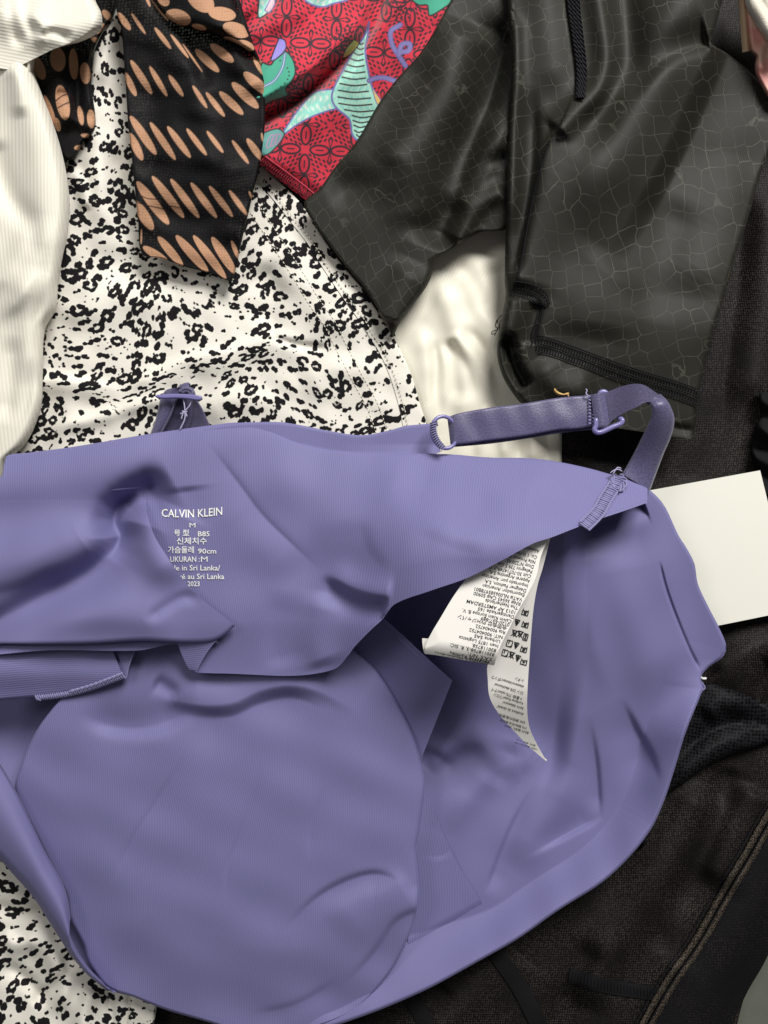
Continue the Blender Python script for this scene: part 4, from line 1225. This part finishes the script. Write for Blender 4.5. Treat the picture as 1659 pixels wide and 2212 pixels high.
BOT = [(-60, 1420), (100, 1405), (300, 1405), (380, 1392), (392, 1415), (404, 1440), (418, 1451), (450, 1454), (494, 1455), (560, 1458), (613, 1460), (660, 1458), (708, 1450), (730, 1441), (752, 1416), (767, 1396), (803, 1359), (827, 1337), (853, 1305), (930, 1276), (1010, 1248), (1089, 1208), (1152, 1174), (1191, 1161), (1247, 1139), (1302, 1119), (1350, 1103), (1398, 1086)]
TOP = [(-80, 1040), (-30, 1036), (2, 1030), (9, 1000), (16, 984), (60, 978), (159, 965), (325, 937), (468, 917), (516, 913), (570, 925), (640, 955), (723, 973), (840, 978), (967, 981), (1055, 988), (1146, 990), (1208, 998), (1274, 1012), (1317, 1024), (1346, 1032), (1375, 1042), (1399, 1056)]
def z_pan(X, Y, U=None, V=None):
    base = 34 + 31 * sstep(660, 980, X) * sstep(920, 1210 + 40 * sstep(980, 760, X), Y) - 11 * sstep(1130, 1400, X) * sstep(945, 1050, Y) - 4 * sstep(1080, 1300, Y) * sstep(800, 1000, X)
    dtop, _ = poly_dist(X, Y, TOP[4:], 60)
    bulge = 4.5 * (1 - np.exp(-np.clip(dtop, 0, 400) / 60))
    hemd = -3.5 * sstep(1340, 1460, Y) * sstep(300, 450, X) * sstep(820, 700, X)
    return base + bulge - 3.0 + hemd + strokes(X, Y, PAN) + 0.35 * wob(X, Y, 130, 85)
sheet('back_panel', br, M_pur, TOP, BOT, z_pan, 3.0, 0.5, roll={'l': (6, 0.8)})
sheet('strap_tab', br, M_pur, [(440, 925), (510, 914), (549, 912), (607, 912), (658, 920), (712, 931), (781, 940), (840, 930), (876, 920), (930, 915)], [(440, 990), (560, 1000), (640, 1005), (723, 1000), (800, 1005), (880, 1004), (952, 976)],
      lambda X, Y, U, V: z_pan(X, np.maximum(Y, 960)) - 1.6 - 2.0 * sstep(560, 740, X), 3.4, 0.5, roll={'l': (5, 0.6)})
# printed care text on the back panel
KT = 1200 / 1659 * 0.5486
q3 = lambda x, y: (x * KT, 877.8 + y * KT)
tv, tf, nb = [], [], 0
def put_text(body, x, y, h, ang=0.0, align='LEFT', width=None, arc=0.0, bold=0.0):
    """h: cap height and x, y: baseline anchor, all in the same units as q3"""
    global nb
    v, f = text_mesh(body, 1.0, align, bold)
    if len(v) == 0: return
    s = h / 0.70
    sx = s
    if width:
        sx = width / (v[:, 0].max() - v[:, 0].min())
    lx, ly = v[:, 0] * sx, v[:, 1] * s + arc * ((v[:, 0] * sx) / (width or 100)) * 0
    if arc:
        t = (lx - lx.min()) / (lx.max() - lx.min())
        ly = ly + arc * np.sin(math.pi * (t - 0.0)) * -1 + 10 * t
    ca, sa = math.cos(ang), math.sin(ang)
    X, Y = x + lx * ca + ly * sa, y + lx * sa - ly * ca
    px, py = q3(X, Y)
    tv.append(W(px, py, z_pan(px, py) + 0.4)); tf.append(f + nb); nb += len(v)
put_text('CALVIN KLEIN', 878, 600, 43, width=330, arc=9, bold=0.012)
put_text('M', 1028, 659, 25, width=32)
put_text('号 型', 946, 703, 27, bold=0.01, width=82)
put_text('B85', 1075, 707, 27, width=63, bold=0.010)
put_text('신체치수', 960, 748, 29, bold=0.01, width=164)
put_text('가슴둘레', 912, 796, 29, bold=0.01, width=142)
put_text('90cm', 1077, 801, 27, width=99, bold=0.010)
put_text('UKURAN :', 1088, 846, 29, align='RIGHT', width=160, bold=0.010)
put_text('M', 1134, 846, 29, align='RIGHT', width=36)
put_text('Made in Sri Lanka/', 1198, 893, 29, align='RIGHT', width=312, bold=0.010)
put_text('Fabriqué au Sri Lanka', 1221, 940, 29, align='RIGHT', width=352, bold=0.010)
put_text('2023', 1089, 979, 27, align='RIGHT', width=66, bold=0.010)
mesh_obj('printed_text', np.vstack(tv), np.vstack(tf), M_print_w, br, smooth=False, kind='stuff')

# flap of the back panel folded over to the left
FLB = [(-60, 1140), (-60, 1240), (-60, 1330), (-60, 1392), (0, 1391), (79, 1392), (198, 1390), (305, 1384), (397, 1388), (448, 1387), (470, 1381), (490, 1368), (507, 1352)]
FLR = [(-60, 1090), (60, 1075), (160, 1062), (250, 1052), (318, 1046), (345, 1036), (330, 1052), (318, 1072), (317, 1100), (322, 1125), (335, 1160), (357, 1196), (397, 1254), (436, 1294), (476, 1326), (507, 1351)]
def z_flap(X, Y, U=None, V=None):
    d, _ = poly_dist(X, Y, FLR[6:], 60)
    lift = -0.7 + 0.75 * sstep(1046, 1086, Y) + 4.6 * sstep(1078, 1230, Y)
    crest = strokes(X, Y, [([(330, 1075), (312, 1130), (330, 1190), (390, 1270)], 4.5, 38, 40, 0.15, 0.3),
                           ([(-60, 1360), (100, 1330), (250, 1330), (400, 1350)], 3, 50, 40, 0, 0.2),
                           ([(310, 1345), (360, 1310), (400, 1290), (440, 1300)], -1.4, 14, 14),
                           ([(-60, 1300), (60, 1270), (160, 1230)], -2.0, 20, 30, 0, 0.3)])
    return z_pan(X, Y) + lift + crest * sstep(1052, 1110, Y)
sheet('folded_flap', br, M_pur, FLB, FLR, z_flap, 3.0, 0.5, roll={'l': (12, 1.6)},
      uvf=lambda X, Y, U, V: ((X + 14 * wob(X, Y, 420, 77) + 0.75 * np.maximum(Y - 1080, 0) * sstep(1060, 1200, Y)) / 100, (-Y + 14 * wob(X, Y, 400, 78)) / 100))
sheet('hem_return', br, M_pur_h, [(380, 1380), (388, 1402), (398, 1426), (409, 1446), (420, 1452)], [(474, 1378), (462, 1390), (446, 1412), (434, 1432), (424, 1453)],
      lambda X, Y, U, V: z_pan(X, Y) + 1.2 + 2.0 * U - 1.0 * V, 3.0, 0.9)
# side wing below the flap, with overlocked edge
z_wing = lambda X, Y, U=None, V=None: 30.5 - 0.012 * (Y - 1390) * 2 + 2.2 * np.exp(-((Y - 1455) / 34.0) ** 2) + 0.2 * wob(X, Y, 120, 88)
sheet('side_wing', br, M_pur_h, [(-60, 1372), (60, 1374), (150, 1374), (232, 1376)], [(-60, 1520), (0, 1513), (79, 1506), (139, 1499), (198, 1484), (238, 1470), (265, 1460)], z_wing, 3.0, 0.6, roll={'r': (8, 1.4)})
sheet('side_wing_lining', br, M_pur_h, [(228, 1378), (238, 1410), (250, 1440), (264, 1462)], [(296, 1378), (288, 1410), (277, 1442), (271, 1466)], lambda X, Y, U, V: 27.8 + 1.0 * U + 1.2 * V, 3.0, 0.7)
tubes('wing_edge', [line_on([(296, 1388), (288, 1412), (277, 1442), (271, 1466), (262, 1458)], lambda x, y: 0 * x + 29.8, 0.2, 40)], 0.32, M_thread, br)
ol = [(266, 1460), (240, 1470), (198, 1485), (150, 1498), (112, 1504), (78, 1507)]
tubes('overlock_stitching', rope(ol, lambda x, y: z_wing(x, y) - 0.8, 170, 3.2, 0.5, 0.5) + rope([(x, y - 5 + (266 - x) * 0.02) for x, y in ol[:4]], lambda x, y: z_wing(x, y) - 0.2, 110, 2.4, 0.5, 0.5)
      + bars_along(ol, lambda x, y: z_wing(x, y) - 0.4, 6, 4.5, 2.0, 0.8), 0.42, M_thread, br, sides=5, kind='stuff')
tubes('overlock_stitching', [line_on([(90, 1506), (84, 1512), (80, 1508), (88, 1514)], lambda x, y: 0 * x + 30, 0, 14)], 0.2, M_thread, br, sides=5)

# seam where the strap is sewn to the back panel
sm = [(1336, 1030), (1325, 1052), (1308, 1078), (1292, 1106), (1262, 1137)]
wsm = [13, 15, 14, 13, 6]
sheet('strap_seam', br, M_thread, [(x - 13, y - 5) for x, y in sm[:4]] + [(1252, 1136)], [(x + 13, y + 5) for x, y in sm[:4]] + [(1276, 1137)],
      lambda X, Y, U, V: z_pan(X, Y) + 0.5 + 1.3 * np.sin(np.pi * np.clip(U, 0, 1)), 2.5, 0.6)
tubes('seam_stitching', bars_along(sm, lambda x, y: z_pan(x, y) + 1.3, 13, 4.0, 2.2, 0.55, 5, 0.6) + [line_on(sm, lambda x, y: z_pan(x, y) + 0.9, 0.5, 80, o) for o in (-13, 13)]
      + rope([(1338, 1026), (1350, 1040), (1346, 1052), (1336, 1060)], lambda x, y: z_pan(x, y) + 1.4, 40, 4, 0.5, 0.6)
      + rope([(1330, 1024), (1322, 1040), (1326, 1056)], lambda x, y: z_pan(x, y) + 1.4, 40, 3, 0.5, 0.6), 0.45, M_thread, br, sides=5, kind='stuff')
tubes('loose_thread', [line_on(t, lambda x, y: 0 * x + 37, 0, 14) for t in ([(1318, 1022), (1326, 1016), (1336, 1014), (1344, 1018)], [(1324, 1024), (1334, 1010), (1342, 1012)])], 0.25, M_thread_w, br, sides=5)
tubes('loose_thread', [line_on([(1512, 1462), (1519, 1466), (1526, 1465)], lambda x, y: 0 * x + 17, 0, 10)], 0.55, M_print_w, br, sides=6)
tubes('thread_tie', [line_on([(1516, 1492), (1522, 1486), (1518, 1478), (1514, 1470)], lambda x, y: 0 * x + 16, 0, 10)], 0.5, M_thread, br, sides=6)

# right strap: ring, doubled elastic, slider and loop
z_st = lambda X, Y, U=None, V=None: 36.0 + 2.5 * sstep(1000, 1280, X)
sheet('strap', br, M_strap_in, [(968, 912), (1055, 892), (1128, 884), (1208, 872), (1300, 862)], [(976, 966), (1055, 959), (1128, 949), (1208, 936), (1290, 927)],
      lambda X, Y, U, V: z_st(X, Y) - 2.2, 3.0, 0.9)
st = sheet('strap', br, M_strap, [(966, 901), (990, 893), (1055, 881), (1128, 872), (1208, 859), (1263, 854), (1307, 849)], [(973, 960), (995, 960), (1055, 952), (1128, 943), (1208, 929), (1250, 926), (1292, 918)],
      lambda X, Y, U, V: z_st(X, Y) + 0.35 * np.sin(np.pi * np.clip(U, 0, 1)) + 0.25 * wob(X, Y, 60, 90) - 3.0 * np.exp(-((X - 966) / 9.0) ** 2), 2.0, 1.0, roll={'l': (5, 0.7), 'r': (5, 0.9)})
st['label'] = 'doubled satin stretch of the right strap between ring and slider'
tubes('strap_stitching', [W(*(lambda x, y: (x, y, z_st(x, y) + 1.0))(np.array([1271 + (k % 2) * 9 + 0.0 * k, 1276 + (k % 2) * 9]), np.array([856 + k * 3.6, 858 + k * 3.6]))) for k in range(18)]
      + [line_on([(1282, 853), (1288, 885), (1292, 918)], lambda x, y: z_st(x, y) + 0.9, 0.35, 20)], 0.34, M_thread, br, sides=5, kind='stuff')
sheet('strap_end', br, M_strap, [(1276, 852), (1290, 850), (1306, 848)], [(1288, 928), (1304, 926), (1317, 918)], lambda X, Y, U, V: z_st(X, Y) + 1.6 + 1.2 * np.sin(np.pi * V), 2.4, 1.0, roll={'r': (8, 2)})
tubes('loose_thread', [line_on([(1272, 856), (1266, 850), (1268, 843), (1265, 840)], lambda x, y: 0 * x + 40, 0, 12)], 0.26, M_thread_w, br, sides=5)
# loop: plush underside, then the satin face coming back
sheet('strap_loop', br, M_strap_in, [(1300, 852), (1321, 843), (1345, 834), (1372, 829), (1392, 832), (1414, 846), (1436, 862)], [(1316, 916), (1327, 905), (1352, 890), (1378, 878), (1392, 870), (1404, 868), (1410, 872)],
      lambda X, Y, U, V: 38.5 + 4.5 * sstep(1310, 1390, X) + 2.0 * V, 2.6, 1.1)
sheet('strap_loop', br, M_strap, [(1398, 862), (1407, 880), (1407, 900), (1394, 930), (1372, 974), (1358, 1000), (1344, 1024)], [(1428, 852), (1442, 866), (1453, 888), (1457, 910), (1449, 945), (1434, 980), (1404, 1060)],
      lambda X, Y, U, V: 46.5 - 14.5 * sstep(0.0, 0.95, V) + 1.2 * np.sin(np.pi * np.clip(U, 0, 1)) - 3 * np.exp(-(V / 0.07) ** 2), 2.6, 1.1, roll={'l': (7, 1.4), 'r': (7, 1.4)})
# slider (closed wire)
sl_path = [(1287, 921), (1284, 928), (1290, 934), (1300, 933), (1322, 923), (1342, 914), (1344, 907), (1338, 903), (1325, 880), (1312, 852), (1304, 846), (1296, 850), (1290, 880)]
c = spline(sl_path + [sl_path[0]], 90)[:-1]
zz_ = 34.5 + 5.6 * sstep(893, 908, c[:, 1])
tubes('slider', [W(c[:, 0], c[:, 1], zz_)], 1.0, M_metal, br, 10, closed=True)
# ring
a = np.linspace(0, 2 * math.pi, 64, endpoint=False)
rx, ry = 960 + 27 * np.cos(a), 934 + 35 * np.sin(a)
rot = -0.25
rx, ry = 960 + (27 * np.cos(a)) * math.cos(rot) - 35 * np.sin(a) * math.sin(rot), 934 + 27 * np.cos(a) * math.sin(rot) + 35 * np.sin(a) * math.cos(rot)
tubes('ring', [W(rx, ry, 36.2 + 1.2 * np.cos(a) * -1)], 0.75, M_metal, br, 10, closed=True)
sheet('ring_tab', br, M_strap_in, [(928, 914), (931, 930), (938, 950), (950, 972)], [(945, 908), (942, 925), (948, 946), (962, 964)], lambda X, Y, U, V: 38.0 + 1.2 * np.sin(np.pi * np.clip(U, 0, 1)), 2.2, 0.9)
tubes('seam_stitching', bars_along([(936, 916), (938, 934), (946, 954), (957, 970)], lambda x, y: 0 * x + 38.9, 7, 4.5, 1.5, 0.5), 0.3, M_thread, br, sides=5, kind='stuff')

# left strap standing up behind the panel edge
KS = 400 / 1659 * 0.5486
q4 = lambda l: [(301.7 + x * KS, 795.4 + y * KS) for x, y in l]
sheet('strap', br, M_strap, q4([(480, 335), (420, 360), (365, 440), (330, 520), (290, 700), (255, 840), (160, 1100), (100, 1240)]), q4([(770, 300), (690, 340), (640, 410), (600, 500), (550, 630), (490, 790), (345, 1070), (280, 1210)]),
      lambda X, Y, U, V: 30 - 4 * V + 1.0 * np.sin(np.pi * np.clip(U, 0, 1)), 1.8, 0.9, roll={'l': (5, 1.2), 'r': (4, 1.0)})
sheet('strap', br, M_strap_in, q4([(640, 330), (620, 480), (560, 640), (480, 850), (330, 1110)]), q4([(780, 330), (830, 480), (860, 640), (830, 900), (700, 1130)]),
      lambda X, Y, U, V: 25 - 2 * V + 0 * X, 1.8, 0.8)
sheet('strap', br, M_strap_in, q4([(760, 300), (800, 480), (790, 700), (760, 900), (720, 1130)]), q4([(820, 312), (895, 370), (930, 500), (1025, 660), (1160, 960)]),
      lambda X, Y, U, V: 24 + 4.0 * U - 2 * V, 1.8, 0.8, roll={'r': (4, 1.2)})
a = np.linspace(math.pi * 1.02, math.pi * 2.35, 26)
tubes('strap_fold', [W(301.7 + (765 + 105 * np.cos(a)) * KS, 795.4 + (405 + 75 * np.sin(a)) * KS, 31 + 0 * a), W(301.7 + (765 + 62 * np.cos(a)) * KS, 795.4 + (415 + 45 * np.sin(a)) * KS, 30.6 + 0 * a)], 0.8, M_strap, br, 8)
bar = q4([(275, 462), (420, 455), (600, 447), (800, 455), (960, 475), (1000, 485), (960, 500), (800, 478), (600, 465), (420, 472)])
c = spline(bar + [bar[0]], 80)[:-1]
tubes('slider', [W(c[:, 0], c[:, 1], 32.5 + 0 * c[:, 0])], 0.72, M_metal, br, 9, closed=True)
tubes('thread_loop', [W(*spline(q4(l), 24).T, 31.5 + 0 * np.arange(24)) for l in ([(712, 490), (730, 600), (740, 700)], [(845, 490), (820, 600), (740, 700)], [(740, 700), (735, 830), (660, 1000)], [(660, 745), (740, 720), (780, 700)], [(690, 700), (740, 720), (775, 790)], [(720, 690), (700, 760), (680, 830)])], 0.26, M_thread_w, br, sides=6)
tubes('strap_edge', [W(*spline(q4([(640, 410), (600, 500), (550, 630), (490, 790), (345, 1070)]), 60).T, np.linspace(30.4, 27.2, 60)), W(*spline(q4([(850, 500), (800, 660), (740, 830), (650, 1010)]), 50).T, np.linspace(27.5, 26, 50))], 0.42, M_strap, br, sides=6)

# care labels sewn into the side
KL = 560 / 1659 * 0.5486
q5 = lambda x, y: (899.7 + x * KL, 1124.6 + y * KL)
P5 = lambda l: [q5(x, y) for x, y in l]
KM = 400 / 1180 * 0.5486
q6 = lambda x, y: (1014.9 + x * KM, 1261.8 + y * KM)
P6 = lambda l: [q6(x, y) for x, y in l]
lab = [P5([(900, 100), (760, 380), (600, 640), (420, 900), (270, 1150), (180, 1300), (112, 1440), (92, 1545)]), P5([(1640, -40), (1545, 190), (1450, 420), (1400, 640), (1300, 850), (1180, 1060), (1080, 1260), (980, 1460), (905, 1690)])]
def z_l1(X, Y):
    t = np.clip((Y - 1150) / 290, 0, 1)
    end = np.clip((Y - 1380 - (X - 920) * 0.12) / 50, 0, 1)
    return np.minimum(57.5 + 4 * t - 7.0 * end ** 2, z_pan(X, Y) - 1.6)
l2l = P6([(560, -640), (520, -200), (430, 300), (300, 650), (205, 950), (208, 1100), (222, 1280), (268, 1400), (380, 1560), (500, 1690), (650, 1850), (800, 1985), (884, 2052)])
l2r = P6([(960, -640), (850, -200), (790, 0), (745, 250), (715, 550), (690, 900), (672, 1200), (666, 1450), (690, 1650), (740, 1780), (820, 1930), (890, 2056)])
def z_l2(X, Y):
    t = np.clip((Y - 1150) / 500, 0, 1)
    return np.minimum(54.0 - 17 * t - 9.0 * sstep(1480, 1650, Y), z_pan(X, Y) - 3.2)
l2 = sheet('care_label', br, M_label, l2l, l2r, lambda X, Y, U, V: z_l2(X, Y), 3.0, 0.25)
l2['label'] = 'long lower care label with washing symbols'
l1 = sheet('care_label', br, M_label, lab[0], lab[1], lambda X, Y, U, V: z_l1(X, Y), 3.0, 0.25)
l1['label'] = 'upper care label with small importer text, curled at its end'
sheet('care_label_back', br, M_label, P5([(66, 1372), (70, 1440), (84, 1530), (100, 1556)]), P5([(150, 1376), (200, 1440), (260, 1520), (320, 1580)]), lambda X, Y, U, V: z_l1(X, Y) - 2.2, 2.0, 0.2)

def label_lines(rows, q, zf, dirv, name, parent_obj, bold=0.0):
    V_, F_, n0 = [], [], 0
    for body, x, y, h, wid in rows:
        v, f = text_mesh(body, 1.0, 'LEFT', bold)
        if len(v) == 0: continue
        s = h / 0.70
        sx = wid / (v[:, 0].max() - v[:, 0].min()) if wid else s
        lx, ly = v[:, 0] * sx, v[:, 1] * s
        d = np.array(dirv, float); d /= np.linalg.norm(d)
        up = np.array([d[1], -d[0]])
        X, Y = x + lx * d[0] + ly * up[0], y + lx * d[1] + ly * up[1]
        px, py = q(X, Y)
        V_.append(W(px, py, zf(px, py) + 0.16)); F_.append(f + n0); n0 += len(v)
    return mesh_obj(name, np.vstack(V_), np.vstack(F_), M_print_k, parent_obj, smooth=False, kind='stuff')
rows = [('Alexandria', 1440, 340, 42, 240), ('Co. 1 El Fath St', 1412, 412, 42, 330), ('Nile Projects & Tr', 1394, 468, 42, 380), ('Dtop N°220/AS', 1374, 522, 42, 320), ('Pellegrini 739 5 Cap. F', 1358, 578, 42, 470),
        ('Cuit 30-70714749-7, C', 1342, 632, 42, 500), ('Apparel Argentina S.A.', 1330, 690, 42, 490), ('Importado por: American', 1308, 744, 42, 550), ('Designer Fashion, S.A.', 1288, 800, 42, 500), ('Exportador: American', 1268, 852, 42, 500),
        ('VAT# NL006585978B01', 1238, 905, 42, 570), ('RN# 36543 CA# 50900', 1222, 955, 42, 560), ('The Netherlands', 1190, 1000, 42, 390), ('1013 AP AMSTERDAM', 1168, 1055, 42, 580), ('Danzigerkade 165', 1145, 1108, 42, 430), ('Calvin Klein Europe B. V.', 1116, 1160, 42, 590),
        ('0120-657-889', 1090, 1198, 40, 340), ('合同会社 PVHジャパン', 1062, 1232, 40, 590), ('Rta 900404752', 1042, 1290, 40, 350), ('NIT: 900404752', 1015, 1345, 40, 400), ('Urbana SAS', 985, 1395, 40, 310), ('Inen 1875 Logistica', 962, 1450, 40, 470),
        ('830118758.', 935, 1500, 40, 290), ('830118758-3, R. SIC:', 915, 1550, 40, 530), ('S.A.S. NIT:', 888, 1605, 38, 290), ('38243979. Karimka', 862, 1635, 32, 480), ('38243979-6 / SIC:', 850, 1655, 24, 440), ('33243979 C.A. NIT: Nuba Marina', 838, 1672, 18, 640)]
label_lines(rows, q5, z_l1, (-1, -0.235), 'label_text', l1, 0.005)
rows2 = [('レタン', 634, 1112, 32, 100), ('elastano/elastan/ポリウ', 632, 1180, 32, 390), ('ロン 23% élasthanne/', 628, 1255, 32, 350), ('ト裏地: 77% nylon/ナイ', 620, 1322, 32, 370), ('Vorderes Futter/フロン', 626, 1375, 32, 360), ('forro delantero/', 626, 1432, 32, 250), ('doublure de devant/', 628, 1500, 32, 320),
         ('23% 弹性纤维/氨纶', 650, 1600, 26, 320), ('77% 锦纶/尼龙/聚酰胺', 668, 1665, 24, 330), ('前片里料: 锦纶', 690, 1720, 22, 300), ('100% 聚酰胺纤维', 790, 1915, 16, 270), ('里料 面料 77%', 770, 1870, 15, 240)]
label_lines(rows2, q6, z_l2, (-1, -0.32), 'label_text', l2, 0.005)
# washing symbols
sy = []
def sym(cx, cy, kind):
    d = np.array([-0.95, -0.28]); u = np.array([0.28, -0.95]) * -1
    def T(p): return [q6(cx + a * d[0] + b * u[0], cy + a * d[1] + b * u[1]) for a, b in p]
    L = []
    if kind in ('hand', 'tub'):
        L += [[(-30, -38), (-36, 30), (36, 30), (32, -38)], [(-30, -14), (-10, -24), (10, -12), (30, -22)]]
        if kind == 'hand': L += [[(-14, -14), (-8, 18), (10, 18), (12, -10)], [(-4, -10), (-2, 16)], [(4, -10), (4, 16)]]
        else: L += [[(-12, 0), (-4, 10), (-10, -8)], [(6, 8), (12, 0), (6, -8), (2, 0), (6, 8)]]
    elif kind == 'tri':
        L += [[(-30, -32), (30, -32), (0, 40), (-30, -32)], [(-8, -28), (2, 28)], [(8, -28), (8, 18)]]
    elif kind == 'square':
        L += [[(-32, -36), (32, -36), (32, 36), (-32, 36), (-32, -36)], [(10, -34), (10, 10)], [(-30, 20), (-8, 34)]]
    elif kind == 'cross':
        L += [[(-30, -32), (30, -32), (0, 40), (-30, -32)], [(-36, -36), (36, 40)], [(36, -36), (-36, 40)]]
    elif kind == 'box':
        L += [[(-24, -38), (24, -38), (24, 38), (-24, 38), (-24, -38)], [(-16, 20), (16, 20)], [(-12, -6), (12, -6)], [(-14, -22), (14, -22)], [(0, 20), (0, -6)]]
    for l in L:
        p = T(l)
        c = np.vstack([np.linspace(p[i], p[i + 1], 5)[:-1] for i in range(len(p) - 1)] + [np.array(p[-1:])])
        sy.append(W(c[:, 0], c[:, 1], z_l2(c[:, 0], c[:, 1]) + 0.1))
for x, y, k in ((645, 330, 'hand'), (645, 470, 'hand'), (550, 445, 'tri'), (648, 615, 'box'), (586, 580, 'cross'), (520, 570, 'cross'), (628, 758, 'hand'), (540, 712, 'tri'), (462, 690, 'square'), (628, 905, 'tub'), (558, 860, 'tri'), (486, 822, 'cross'), (410, 800, 'square')):
    sym(x, y, k)
tubes('washing_symbols', sy, 0.20, M_print_k, l2, sides=4, kind='stuff')

# ------------------------------------------------------------------ dry scrap on the leggings hem
sc = sheet('dry_leaf_scrap', None, M_leaf, [(1198, 838), (1206, 846), (1216, 850), (1228, 851)], [(1196, 846), (1204, 853), (1216, 855), (1228, 852)], lambda X, Y, U, V: z_rl(X, Y) + 2.2 + 1.5 * np.sin(np.pi * U), 2.0, 0.4)
sc['label'] = 'small dry tan leaf scrap lying on the leggings above the strap'; sc['category'] = 'leaf'
